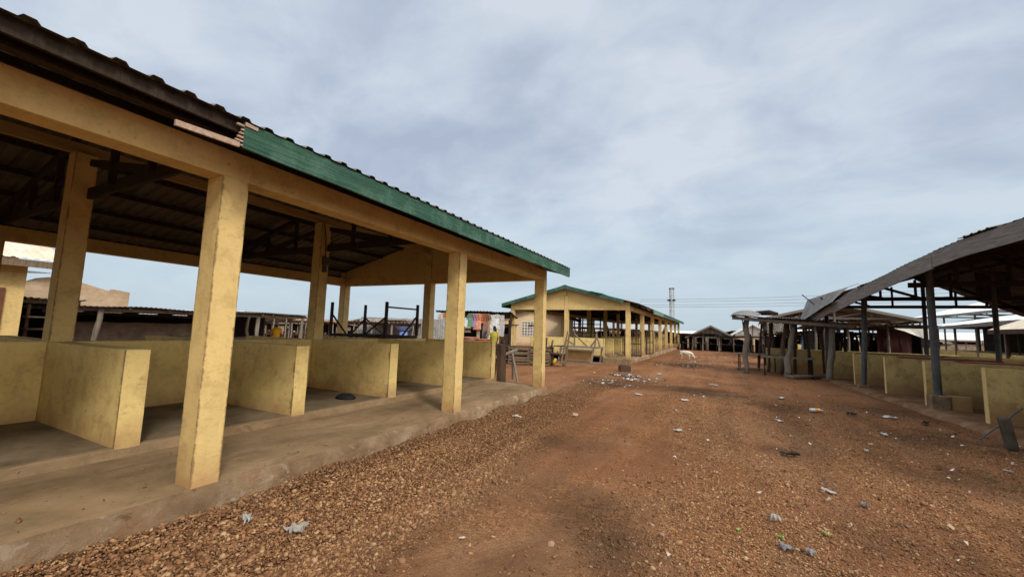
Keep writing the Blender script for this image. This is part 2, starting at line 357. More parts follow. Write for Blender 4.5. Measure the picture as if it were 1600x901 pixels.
def build_ground():
    xs = np.concatenate([[-900, -400, -160, -80, -45], np.arange(-30, 0, 1.5), np.arange(0, 9, .12), np.arange(9, 34, 1.5), [45, 80, 160, 400, 900]])
    ys = np.concatenate([[-300, -100, -40, -20, -10, -5], np.arange(-2.6, 14, .12), np.arange(14, 60, 1.), [80, 140, 300, 700, 1500]])
    P = [[(x, y, gh(x, y) if -2.6 <= y <= 60 and -20 < x < 30 else 0.) for x in xs] for y in ys]
    mb = MB(); mb.grid(P)
    def f(g):
        c = g.ramp(g.noise(.35, 8, .62), [(.3, (.115, .050, .026)), (.5, (.185, .082, .043)), (.7, (.25, .12, .064))])
        gp = g.noise(.42, 7, .65, g.mapd(g.pos(), (1, 1, 1), (13, 5, 0)), .5)
        c = g.mix(g.math('MULTIPLY', g.ramp(gp, [(.5, 0.), (.64, 1.)]), .6), c, (.135, .085, .048))
        dk = g.noise(.9, 7, .7, g.mapd(g.pos(), (1, 1, 1), (3, 31, 0)), .4)
        c = g.mix(g.math('MULTIPLY', g.ramp(dk, [(.56, 0.), (.7, 1.)]), .6), c, (.06, .034, .02))
        vo = g.node('ShaderNodeTexVoronoi'); vo.inputs['Scale'].default_value = 42; g.l.new(g.pos(), vo.inputs['Vector'])
        vr = g.node('ShaderNodeSeparateColor'); g.l.new(vo.outputs['Color'], vr.inputs[0])
        grain = g.ramp(vr.outputs[0], [(0., (.09, .036, .016)), (.4, (.2, .08, .03)), (.8, (.33, .155, .06)), (1., (.45, .27, .13))])
        amt = g.ramp(g.noise(.6, 7, .7, g.mapd(g.pos(), (1, 1, 1), (23, 11, 0))), [(.4, 0.), (.62, 1.)])
        c = g.mix(g.math('MULTIPLY', amt, .6), c, grain)
        c = g.mix(g.math('MULTIPLY', g.ramp(g.noise(75, 3, .7), [(.55, 0.), (.75, 1.)]), .35), c, (.34, .17, .075))
        c = worn_dimmed(g, c)
        g.color(c)
        h = g.math('ADD', g.math('MULTIPLY', g.ramp(vo.outputs['Distance'], [(0., 1.), (.8, 0.)]), g.math('ADD', g.math('MULTIPLY', amt, .6), .15)), g.math('MULTIPLY', g.noise(9, 9, .7), 1.2))
        g.bump(h, .8, .03)
    M['earth'] = mat('laterite_earth', f, 1., 0., .02)
    o = mb.build('ground', M['earth'], smooth=True); tag(o, kind='structure')
build_ground()

# gravel: many small stones, countless -> one object
def build_gravel():
    rng = np.random.default_rng(5)
    def field(n, x0, x1, y0, y1): return np.stack([rng.uniform(x0, x1, n), rng.uniform(y0, y1, n)], 1)
    def smooth(a, lo, hi): t = np.clip((a-lo)/(hi-lo), 0, 1); return t*t*(3-2*t)
    nslab = 260
    pts = np.concatenate([field(420000, .06, 7.6, -1.6, 5), field(300000, .06, 8.2, 5, 11), field(50000, .0, 8.0, 11, 17)])
    x, y = pts[:, 0], pts[:, 1]
    w1 = np.array([nz(a, b, 1.5, .55) for a, b in pts]); w2 = np.array([nz(a, b, 9.5, 1.7) for a, b in pts])
    edge = np.interp(y, [-2, -.3, .9, 1.5, 2.2, 4.5, 6.7, 9], [1.75, 1.72, 1.45, 1.75, 1.8, 1.25, 1.1, .8])
    band = 1-smooth(x+.35*w1+.15*w2, edge-.25, edge+.35)                       # heaped against the plinth
    redge = np.interp(y, [-1, .2, 1.2, 2.5, 4, 8, 14], [2.95, 2.85, 2.7, 3.0, 3.2, 2.2, 2.0])
    right = smooth(x+.5*w1+.2*w2, redge-.1, redge+.8)*np.interp(x, [3, 4.6, 6, 8], [.9, .62, .38, .3])
    dens = np.clip(np.maximum(band*(.95+.35*w2), right*(.85+.8*w2))+.055+.05*w2, 0, 1)
    dens *= np.where(y > 8, .55, 1)
    slabp = np.stack([.02-np.abs(rng.normal(0, .5, nslab)), rng.uniform(-3, 7.4, nslab)], 1); slabp[:, 0] = np.clip(slabp[:, 0], -1.35, .02)
    keep = rng.uniform(0, 1, len(pts)) < dens
    pts = np.concatenate([pts[keep], slabp]); band = np.concatenate([band[keep], np.zeros(nslab)]); n = len(pts)
    s = np.exp(rng.normal(math.log(.0054), .48, n))*(1+.55*band*np.clip(1.3-pts[:, 1]*.25, 0, 1)); s = np.clip(s, .003, .028)
    # stone = squashed low poly lump
    t = (1+5**.5)/2
    V = np.array([(-1,t,0),(1,t,0),(-1,-t,0),(1,-t,0),(0,-1,t),(0,1,t),(0,-1,-t),(0,1,-t),(t,0,-1),(t,0,1),(-t,0,-1),(-t,0,1)])/1.9
    Fc = np.array([(0,11,5),(0,5,1),(0,1,7),(0,7,10),(0,10,11),(1,5,9),(5,11,4),(11,10,2),(10,7,6),(7,1,8),(3,9,4),(3,4,2),(3,2,6),(3,6,8),(3,8,9),(4,9,5),(2,4,11),(6,2,10),(8,6,7),(9,8,1)])
    q = rng.normal(size=(n, 4)); q /= np.linalg.norm(q, axis=1)[:, None]
    a, b, c, d = q.T
    Rm = np.stack([1-2*(c*c+d*d), 2*(b*c-a*d), 2*(b*d+a*c), 2*(b*c+a*d), 1-2*(b*b+d*d), 2*(c*d-a*b), 2*(b*d-a*c), 2*(c*d+a*b), 1-2*(b*b+c*c)], 1).reshape(n, 3, 3)
    sc = np.stack([rng.uniform(.7, 1.5, n), rng.uniform(.6, 1.1, n), rng.uniform(.4, .8, n)], 1)*s[:, None]
    P = V[None]*(1+rng.normal(0, .23, (n, 12, 1)))*sc[:, None, :]
    P = np.einsum('nij,nkj->nki', Rm, P)
    P[:, :, 2] *= .75
    gz = np.array([gh(px, py) for px, py in pts])+s*.25+rng.uniform(0, .02, n)*band*(pts[:, 0] < 1.2)+band*np.clip(.35-pts[:, 0], 0, .3)*.28*(1+np.array([nz(q, 3, 3, 1.1) for q in pts[:, 1]]))
    gz = np.where(pts[:, 0] < .05, .254+s*.2, gz)
    P += np.stack([pts[:, 0], pts[:, 1], gz], 1)[:, None, :]
    verts = P.reshape(-1, 3); faces = (Fc[None]+(np.arange(n)*12)[:, None, None]).reshape(-1, 3)
    me = bpy.data.meshes.new('gravel'); me.vertices.add(len(verts)); me.vertices.foreach_set('co', verts.ravel())
    me.loops.add(faces.size); me.loops.foreach_set('vertex_index', faces.ravel().astype(np.int32))
    me.polygons.add(len(faces)); me.polygons.foreach_set('loop_start', np.arange(0, faces.size, 3, dtype=np.int32))
    me.polygons.foreach_set('loop_total', np.full(len(faces), 3, dtype=np.int32))
    me.update(calc_edges=True); me.validate()
    def f(g):
        r = g.island()
        c = g.ramp(r, [(0., (.05, .023, .013)), (.25, (.13, .058, .028)), (.55, (.225, .108, .052)), (.85, (.335, .188, .093)), (1., (.46, .32, .19))])
        g.color(worn_dimmed(g, g.mix(.25, c, g.ramp(g.noise(60, 3), [(.3, (.09, .045, .024)), (.7, (.34, .19, .1))]))))
    me.materials.append(mat('laterite_pebbles', f, .95, 0., .06))
    o = bpy.data.objects.new('gravel', me); col.objects.link(o)
    tag(o, 'loose brown laterite gravel strewn over the market ground', 'gravel', kind='stuff')
build_gravel()

# ------------------------------------------------------------------ the yellow market halls
W, PW = 7.24, .237
ZW, ZB, ZBT = 1.286, 2.868, 3.112
RID, SLP, OVH = 4.25, .255, .5
def zr(d): return RID-SLP*d
def hall(label, loc, rows, parts_y, y_end_over, p1=None, fascia_e=(), detail=True, seed=1):
    rnd = random.Random(seed)
    t = thing('market_hall', label, 'market hall', loc, 0, 'yellow open market halls')
    X0, Y0 = loc[0], loc[1]
    def mb(): return MB()
    def put(m, name, mt, parent=None, **k):      # geometry is local to the hall
        o = m.build(name, M[mt] if isinstance(mt, str) else mt, None, **k); o.parent = parent or t
        return o
    ya, yb = rows[0], rows[-1]+.22
    # slabs
    m = mb(); P = []
    ys = np.arange(ya-.25, yb+.12, .09 if detail else .4)
    for y in ys:
        r = [( .10+.035*nz(y, 2, seed, 2.3)+.012*nz(y, 7, seed, 9), y, -.05), (.08+.04*nz(y, 5, seed, 2.1)+.018*nz(y, 1, seed, 9), y, .13),
             (.06+.03*nz(y, 9, seed, 2.6)+.015*nz(y, 3, seed, 8), y, .21+.02*nz(y, 4, seed, 4)), (.02+.014*nz(y, 12, seed, 4), y, .246), (-.25, y, .25), (-.9, y, .252), (-1.41, y, .25)]
        P.append(r)
    m.grid([r[3:] for r in P]); me_ = MB(); me_.grid([r[:4] for r in P])
    put(me_, 'slab_edge', 'plinth', smooth=True)
    m.add([P[-1][i] for i in range(7)]+[(-1.41, ys[-1], -.05)], [tuple(range(8))]); m.add([P[0][i] for i in range(7)]+[(-1.41, ys[0], -.05)], [tuple(range(8))])
    put(m, 'walkway_slab', 'concrete')
    m = mb(); P = []
    for y in ys:
        P.append([(-1.405+.008*nz(y, 3, seed, 3), y, .2), (-1.415+.012*nz(y, 8, seed, 4), y, .325), (-1.44, y, .34), (-2.4, y, .342), (-3.62, y, .34), (-4.8, y, .342), (-5.8, y, .34), (-5.83, y, .2), (-7.3, y, .19), (-7.32, y, -.05)])
    m.grid(P); m.add(P[-1]+[(-1.405, ys[-1], -.05)], [tuple(range(len(P[0])+1))])
    put(m, 'stall_floor', 'stallfloor')
    m = mb(); P = []
    for y in ys: P.append([(-1.395+.008*nz(y, 3, seed, 3), y, .24), (-1.405+.012*nz(y, 8, seed, 4), y, .328), (-1.43-.02*nz(y, 1, seed, 6), y, .344), (-1.5, y, .3445)])
    m.grid(P); put(m, 'floor_kerb', 'concrete')
    # pillars
    for i, y in enumerate(rows):
        wy = .22
        for x, zt in ((-PW, ZB), (-3.737, 3.72), (-W, ZB)):
            m = mb(); lean = .012*rnd.uniform(-1, 1)
            n = 14; cs = []
            for k in range(n+1):
                z = -.08+(zt+.08)*k/n; j = lambda s_: .004*nz(z*3, x*5+s_, y, 1.3)
                cs.append([(x+j(1), y+j(2), z), (x+PW+j(3), y+j(4), z), (x+PW+j(5), y+wy+j(6), z), (x+j(7), y+wy+j(8), z), (x+j(1), y+j(2), z)])
            m.grid(cs, True)
            put(m, 'pillar', 'pillarplaster', bevel=.006)
    # ring beams
    for x in (-PW, -W):
        m = mb(); m.box(x+.002, x+PW-.002, ya+.003, yb-.003, ZB, ZBT); put(m, 'eave_beam', 'plaster', bevel=.006)
    for y in (ya, yb-.22):
        m = mb(); m.box(-W+PW, -3.74, y+.004, y+.216, ZB, ZBT); m.box(-3.497, -PW, y+.004, y+.216, ZB, ZBT); put(m, 'end_beam', 'plaster', bevel=.006)
        m = mb(); e = .05
        m.prism([(-W+.01, ZBT), (-.01, ZBT), (-.01, zr(3.62)-e), (-3.62, RID-e), (-W+.01, zr(3.62)-e)], 'y', y+.02, y+.2)
        put(m, 'gable_wall', 'gable')
    # low walls
    m = mb(); m.box(-3.69, -3.55, ya+.05, yb-.05, .3, ZW); put(m, 'centre_wall', 'backwall', bevel=.006)
    for y in parts_y:
        for a, b in ((-3.548, -1.41), (-5.83, -3.692)):
            m = mb(); cs = []
            for k in range(9):
                z = .24+(ZW-.24)*k/8
                j = lambda s_: .005*nz(z*3, y+s_, a, 1.6)
                cs.append([(a, y, z), (b+j(1), y+j(2), z), (b+j(3), y+.2+j(4), z), (a, y+.2, z)])
            m.grid(cs, True); m.add([cs[-1][0], cs[-1][1], cs[-1][2], cs[-1][3]], [(0, 1, 2, 3)])
            put(m, 'partition_wall', 'wallplaster', bevel=.004)
    # roof timber
    m = mb(); m.bar((-3.6185, ya-.2, 3.79), (-3.6185, yb+.2, 3.79), .07, .14); put(m, 'wall_plate', 'plate')
    trus = sorted(set([y+.11 for y in rows]))
    for y in trus:
        m = mb()
        for s in (1, -1):
            X = lambda d: -3.6185+s*d
            m.bar((X(.05), y, RID-.15), (X(4.02), y, zr(4.02)-.12), .045, .11)
            m.bar((X(.13), y+.06, ZBT+.09), (X(3.6), y+.06, ZBT+.09), .045, .14)
            for d in (.9, 1.9, 2.8): m.bar((X(d), y+.02, ZBT+.1), (X(d), y+.02, zr(d)-.16), .05, .07)
            m.bar((X(.2), y+.03, 3.6), (X(1.85), y+.03, ZBT+.14), .05, .09); m.bar((X(1.95), y+.03, zr(1.95)-.2), (X(2.75), y+.03, ZBT+.14), .05, .07)
        put(m, 'roof_truss', 'darkwood')
    m = mb()
    for s in (1, -1):
        for d in (.25, 1.05, 1.85, 2.65, 3.4, 4.02):
            x = -3.6185+s*d; m.bar((x, ya-.25, zr(d)-.045), (x, yb+y_end_over-.04, zr(d)-.045), .05, .075)
    put(m, 'purlins', 'darkwood')
    for s in (1, -1):
        m = mb(); P = []
        for y, h in ribs(ya-.32, yb+y_end_over, .19):
            row = []
            for k in range(8):
                d = (3.6185+OVH+.0)*k/7
                if k == 7: d += .012*nz(y, 3, seed+s, 2.)
                row.append((-3.6185+s*d, y, zr(d)+h+.004*nz(y, d, seed, 1.1)+(-.012*abs(nz(y, 2, seed+5, .7)) if k == 7 else 0)))
            P.append(row)
        m.grid(P); put(m, 'roof_slope', 'roof')
    m = mb(); P = []
    for y, h in ribs(ya-.34, yb+y_end_over+.02, .19): P.append([(-3.6185-.22, y, zr(.22)+.03), (-3.6185, y, RID+.045), (-3.6185+.22, y, zr(.22)+.03)])
    m.grid(P); put(m, 'ridge_cap', 'roof')
    # fascia boards
    def board(poly_pts, h, name='fascia_board', mt='green'):
        a, b = poly_pts; m = mb(); n = 24; A = Vector(a); B = Vector(b)
        for k in range(n): 
            pass
        P = []
        dirv = (B-A).normalized(); side = dirv.cross(Vector((0, 0, 1))).normalized()*.013
        for k in range(n+1):
            c = A.lerp(B, k/n); top = c+Vector((0, 0, h/2)); bot = c-Vector((0, 0, h/2+.006*nz(c.x+c.y, 4, seed, 1.5)))
            wv = side*(.25*nz(c.y, c.x, 2, .8))
            P.append([top-side+wv, top+side+wv, bot+side+wv, bot-side+wv, top-side+wv])
        m.grid(P); m.add(P[0][:4], [(0, 1, 2, 3)]); m.add(P[-1][:4], [(0, 1, 2, 3)])
        put(m, name, mt)
    xe = .47
    for (y0, y1, dz, mt, h) in fascia_e: board(((xe, y0, 3.085+dz), (xe, y1, 3.085+dz)), h, 'fascia_board', mt)
    board(((-W-xe, ya-.3, 3.085), (-W-xe, yb+y_end_over, 3.085)), .21)
    return t, put, board, mb
SP = 3.6544
h1, put, board, mb = hall('nearest yellow market hall with tall pillars, green fascia and low stall partitions', (0, 0, 0),
    [-2*SP, -SP, 0, SP, 2*SP], [k*SP/2 for k in range(-4, 5)], .33,
    fascia_e=[(-.12, 2.9, 0, 'green', .215), (2.905, 5.6, -.006, 'green', .21), (5.605, 7.86, .003, 'green', .21)], seed=3)
for s in (1, -1):       # verge boards on the far gable
    board(((-3.6185+s*.0, 7.875, RID-.09), (-3.6185+s*4.1, 7.875, zr(4.1)-.09)), .2)
# broken end: bare splinters, pale loose plank
m = MB(); m.bar((.455, -.56, 2.975), (.463, -.14, 2.995), .022, .042)
put(m, 'loose_plank', 'palewood')
m = MB()
for k in range(6):
    z = 2.995+k*.032; m.bar((.47, -.125-.05*((k*7) % 4)/4-.012, z), (.47, -.08, z), .02, .014)
put(m, 'splintered_end', 'palewood')
m = MB(); m.bar((.487, -.118, 3.172), (.487, -.02, 3.17), .006, .03); put(m, 'bare_patch', 'palewood')
# unpainted soffit strips where the fascia is gone
m = MB(); m.bar((.42, -7.5, 3.14), (.42, -.1, 3.14), .03, .07); m.bar((.2, -7.5, 3.13), (.2, 7.6, 3.13), .09, .02); put(m, 'eave_batten', 'darkwood')
m = MB(); m.box(-3.495, -3.42, 3.70, 3.84, 2.83, 3.0); m.box(-3.495, -3.45, 3.72, 3.8, 2.68, 2.82); m.tube([(-3.47, 3.76, 3.0), (-3.48, 3.75, 3.4), (-3.5, 3.7, 3.7)], .012, 6); put(m, 'meter_box', 'steel')
B2X, B2Y, S2 = -.37, 20.4, 4.56
h2, put2, board2, _ = hall('second yellow market hall further up the yard, front gable with green verge boards', (B2X, B2Y, 0),
    [S2*k for k in range(8)], [S2*k/2 for k in range(15)], .35, fascia_e=[(5.4, 11.3, .0, 'palegreen', .26), (10.6, 18, -.03, 'green', .2), (18.1, 32.4, -.02, 'green', .2)], detail=False, seed=8)
for s in (1, -1):
    e = 4.1 if s < 0 else 3.35
    board2(((-3.6185, -.33, RID-.08), (-3.6185+s*e, -.33, zr(e)-.08)), .2)
m = MB(); P = []
for y, h in ribs(-.45, .9, .19): P.append([(-3.6185+d, y, zr(d)+.03+h+(d-1.5)*.03) for d in (1.5, 1.9, 2.2)])
m.grid(P); put2(m, 'patch_sheet', 'palegreen')
m = MB()
for i in range(7):
    y = .4+i*.8; P = [[(.1+.0*k, y+.3*k, zr(3.7)+.02), (.35, y+.3*k, zr(4.0)-.05*math.sin(i*2.1)-.08*(i % 3)), (.55, y+.3*k, zr(4.2)-.16*abs(math.sin(i*1.7)))] for k in range(3)]
    m.grid(P)
put2(m, 'broken_roof_edge', 'darkzinc', solid=.006)
# brown barred doors between pillars of the second hall
for yd in (S2*1-2.2, S2*2-1.8):
    pass
def barred_gate(label, x, y, rz, w, h, n):
    t = thing('barred_gate', label, 'gate', (x, y, .25), rz, 'brown gates under the second hall')
    m = MB()
    for a, b in (((0, 0, 0), (0, 0, h)), ((w, 0, 0), (w, 0, h)), ((0, 0, h), (w, 0, h)), ((0, 0, .05), (w, 0, .05)), ((0, 0, h*.5), (w, 0, h*.5))): m.bar(a, b, .06, .06)
    o = m.build('frame', M['brownwood']); o.parent = t
    m = MB()
    for k in range(1, n): m.bar((w*k/n, 0, .05), (w*k/n, 0, h), .03, .03)
    o = m.build('bars', M['brownwood']); o.parent = t
barred_gate('brown barred gate just behind the right front pillar of the second hall', -1.25, 23.4, R(5), .95, 1.5, 8)
barred_gate('open brown timber frame between the second and third right pillars of the far hall', -.45, 26.6, R(75), 1.1, 1.6, 2)

# ------------------------------------------------------------------ upturned table on the centre wall
t = thing('upturned_table', 'black metal table lying legs-up on the low centre wall of the nearest hall', 'table', (-3.62, 5.76, ZW))
m = MB(); LN, TW = 1.18, 2.0
c4 = [(0, 0), (0, LN), (-TW, LN), (-TW, 0)]
for (a, b), (c, d) in zip(c4, c4[1:]+c4[:1]): m.bar((a, b, .045), (c, d, .045), .06, .07)
for k in range(1, 4): m.bar((-TW*k/4, 0, .03), (-TW*k/4, LN, .03), .05, .04)
o = m.build('top_frame', M['darksteel']); o.parent = t
for i, (a, b) in enumerate(c4):
    m = MB(); m.bar((a, b, .08), (a, b, .93), .06, .06); o = m.build('leg', M['darksteel']); o.parent = t
m = MB(); m.bar((0, 0, .8), (0, LN, .8), .04, .04); o = m.build('rail', M['darksteel']); o.parent = t
for a, b in (((0, LN, .62), (0, LN-.55, .09)), ((-TW, 0, .62), (-TW, .5, .09)), ((-TW, LN, .55), (-TW+.75, LN, .09)), ((0, 0, .55), (-.7, 0, .09)), ((-TW, LN, .5), (-TW, LN-.45, .09))):
    m = MB(); m.bar(a, b, .035, .035); o = m.build('brace', M['darksteel']); o.parent = t

# ------------------------------------------------------------------ right-hand shed on steel poles
def yx(y, off=0): return 8.42-(y-9.3)*.055+off       # line of its partition ends
def pole_shed():
    t = thing('pole_shed', 'open shed on grey steel poles with sagging eave, right of the yard', 'market shed', (8.4, 12, 0))
    def put(m, n, mt, parent=None, **k):
        o = m.build(n, M[mt], None, **k); o.parent = parent or t; o.matrix_parent_inverse = Matrix.Identity(4) if parent else Matrix.Translation((-8.4, -12, 0)); return o
    Y0, Y1 = 2.5, 20.2
    ez = lambda y: float(np.interp(y, [2, 6.5, 8, 9, 10, 11, 12, 13, 14, 15, 16, 17.1, 18.5, 20.2], [3.42, 3.45, 3.46, 3.42, 3.36, 3.28, 3.19, 3.1, 2.99, 2.88, 2.77, 2.62, 2.44, 2.26]))
    wz = lambda y: float(np.interp(y, [2, 6, 9, 11, 13, 15, 20.2], [3.56, 3.6, 3.6, 3.48, 3.38, 3.34, 3.32]))
    # slab
    m = MB(); P = []
    for y in np.arange(Y0, Y1+.1, .2):
        x = yx(y)
        P.append([(x-.42+.05*nz(y, 1, 4, 1.4), y, -.05), (x-.34+.04*nz(y, 3, 4, 2), y, .06+.02*nz(y, 5, 5, 2)), (x-.2+.03*nz(y, 5, 4, 2), y, .1), (x+.4, y, .11), (x+6.2, y, .11), (x+6.4, y, -.05)])
    m.grid(P); put(m, 'floor_slab', 'mudslab')
    # low walls
    m = MB(); m.add([(yx(Y0, 2.9), Y0, .05), (yx(Y1, 2.9), Y1-1, .05), (yx(Y1, 3.05), Y1-1, .05), (yx(Y0, 3.05), Y0, .05), (yx(Y0, 2.9), Y0, 1.1), (yx(Y1, 2.9), Y1-1, 1.1), (yx(Y1, 3.05), Y1-1, 1.1), (yx(Y0, 3.05), Y0, 1.1)],
                    [(0,3,2,1),(4,5,6,7),(0,1,5,4),(1,2,6,5),(2,3,7,6),(3,0,4,7)]); put(m, 'centre_wall', 'dirtyplaster')
    for y in (4.9, 7.1, 9.3, 11.5, 13.7, 16.15, 18.4):
        m = MB(); m.box(yx(y), yx(y)+2.88, y, y+.13, .06, 1.15); w_ = put(m, 'partition_wall', 'dirtyplaster', bevel=.008)
        m = MB(); m.box(yx(y)-.012, yx(y)-.002, y-.004, y+.134, .05, 1.156); put(m, 'pale_end', 'gable', w_)  # thin cap, paler and cleaner than the rest of the partition
        m = MB(); m.box(yx(y)+3.1, yx(y)+5.6, y, y+.13, .06, 1.15); put(m, 'partition_wall', 'dirtyplaster')
    for y in (11.0, 15.1, 19.0, 6.9, 2.9):
        for off, r_ in ((-.02, .072), (3.0, .062), (5.9, .062)):
            m = MB(); x = yx(y, off); tilt = {15.1: .09, 11.: .0}.get(y, .03) if off < 0 else .02
            m.tube([(x-tilt, y-.02, .1), (x, y, 1.6), (x+tilt*.6, y, wz(y)-.16+(.7 if off == 3.0 else -.75 if off > 5 else 0))], r_, 14)
            p = put(m, 'pole', 'steel', smooth=False)
            if off < 0:
                m = MB(); m.box(x-.16-tilt, x+.16-tilt, y-.15, y+.14, .03, .42 if y == 11. else .2); q = put(m, 'footing', 'plinth', bevel=.015)
    m = MB(); y = 11.0; m.box(yx(y)+.16, yx(y)+.5, y-.1, y+.06, .05, .42); put(m, 'stub_wall', 'dirtyplaster', bevel=.008)
    # trusses
    for y in (2.9, 6.9, 11.0, 15.1, 19.0):
        m = MB(); x0 = yx(y, -.4); xm = yx(y, 3.0); x1 = yx(y, 6.4); zc_ = 2.96
        m.bar((x0, y, zc_), (xm+2.6, y, zc_), .05, .12)
        m.bar((x0-.1, y, wz(y)-.25), (xm, y, 4.2), .05, .12); m.bar((x1+.1, y, wz(y)-1.0), (xm, y, 4.2), .05, .12)
        for d in (.85, 1.7, 2.5):
            for s in (1, -1): m.bar((xm+s*(3.4-d)*1., y, zc_), (xm+s*(3.4-d), y, wz(y)-.2-(.75*(1-d/3.5) if s > 0 else 0)+(4.2-wz(y))*d/3.5), .05, .08)
        for s in (-1,):
            m.bar((xm+s*3.4, y+.03, zc_+.22), (xm+s*2.5, y+.03, zc_+.03), .04, .08); m.bar((xm+s*2.55, y+.03, wz(y)+.02), (xm+s*1.6, y+.03, zc_+.03), .04, .08); m.bar((xm+s*3.0, y+.03, zc_), (xm+s*3.45, y+.03, wz(y)-.2), .04, .07)
        m.box(xm-.35, xm+.35, y-.02, y+.02, zc_-.02, 3.75) if y == 15.1 else None
        put(m, 'roof_truss', 'darkwood')
    # roof
    for s in (-1, 1):
        m = MB(); P = []
        for y, h in ribs(Y0, Y1, .2):
            xm = yx(y, 3.0); r = []
            sag = .03*nz(y, 1, 6, .6); w_ = wz(y)+sag
            rise = 4.3+.04*nz(y, 5, 2, .5)
            for k in range(7):
                f_ = k/6; we = w_-(.65 if s > 0 else 0); r.append((xm+s*3.15*f_, y, rise+(we-rise)*f_+h*.6))
            e = ez(y) if s < 0 else we-.3
            ex = yx(y, -.73) if s < 0 else xm+3.95
            lx, lz = r[-1][0], we
            for f_ in (.33, .66, 1.):
                r.append((lx+(ex-lx)*f_, y, lz+(e-lz)*(f_*.6+.4*f_*f_)+h*.6+(.02*nz(y, 9, 2, 1.5) if f_ == 1 else 0)))
            P.append(r)
        m.grid(P); put(m, 'roof_slope', 'dimzinc')
    m = MB()
    for s in (-1, 1):
        for d in (.3, 1.2, 2.1, 3.0):
            pts = [(yx(y, 3.0)+s*d, y, 4.22+(wz(y)-(.75 if s > 0 else 0)-4.22)*d/3.15-.06) for y in np.arange(Y0, Y1, 2.)]
            for a, b in zip(pts, pts[1:]): m.bar(a, b, .05, .08)
    put(m, 'purlins', 'darkwood')
    # fascia: board by board along the sagging eave
    ys = [2.6, 6.0, 9.05, 12.2, 15.4, 19.6]
    for a, b in zip(ys, ys[1:]):
        m = MB(); P = []
        hh = float(np.interp((a+b)/2, [4, 7, 10, 13, 18], [.29, .29, .32, .33, .26]))
        for k in range(13):
            y = a+.012+(b-a-.024)*k/12; x = yx(y, -.75); z = ez(y)-.015
            P.append([(x, y, z), (x+.03, y, z), (x+.035, y, z-hh), (x+.005, y, z-hh), (x, y, z)])
        m.grid(P); m.add(P[0][:4], [(0,1,2,3)]); m.add(P[-1][:4], [(0,1,2,3)]); put(m, 'fascia_board', 'greyboard')
    # loose sheets on the drooping corner
    m = MB(); P = []
    for y, h in ribs(14.8, 19.9, .16):
        e = ez(y); P.append([(yx(y, -.15), y, wz(y)+.10+h), (yx(y, -.45), y, wz(y)-.02+h), (yx(y, -.75), y, e+.12+h), (yx(y, -.9), y, e-.06+h-.02*nz(y, 2, 2, 3))])
    m.grid(P); put(m, 'drooping_sheet', 'oldzinc')
    for (y0, y1, lift) in ((7.2, 8.1, .015), (12.6, 13.1, .03)):
        m = MB(); P = []
        for y, h in ribs(y0, y1, .2): P.append([(yx(y, -.27), y, wz(y)+(ez(y)-wz(y))*.3+.03+h), (yx(y, -.78), y, ez(y)+lift+h*.8)])
        m.grid(P); put(m, 'loose_sheet', 'oldzinc')
    m = MB(); m.bar((yx(18.3, -.5), 18.3, 2.95), (yx(18.6, -.9), 18.6, 3.45), .03, .03); m.bar((yx(17.2, -.5), 17.2, 3.1), (yx(17.2, -.62), 17.2, 3.2), .05, .05); put(m, 'splinter', 'darkwood')
    # things on the wall tops
    for (y, c, x0, x1, dz) in ((13.72, (.35, .05, .07), .3, 2.4, 0), (16.2, (.3, .05, .05), .1, 2.4, 0), (11.55, (.5, .05, .1), .6, 2.8, 0)): 
        m = MB(); P = []
        for k in range(14):
            x = yx(y)+x0+(x1-x0)*k/13; P.append([(x, y-.03, 1.165+.01*nz(x, 1, 1, 4)), (x, y+.16, 1.175+.01*nz(x, 5, 1, 4))])
        m.grid(P); o = m.build('plank', M['brownwood'] if c[2] < .06 else tint(c, 'faded_red_board'), None, solid=.03)
        tag(o, {13.72: 'dull red board lying along the partition wall top beside the second steel pole', 16.2: 'dark red board lying on the farthest partition top of the pole shed', 11.55: 'bright red strip of board lying on the partition top behind the nearest steel pole'}[y], 'board', 'boards lying on the partition tops')
    return t
pole_shed()

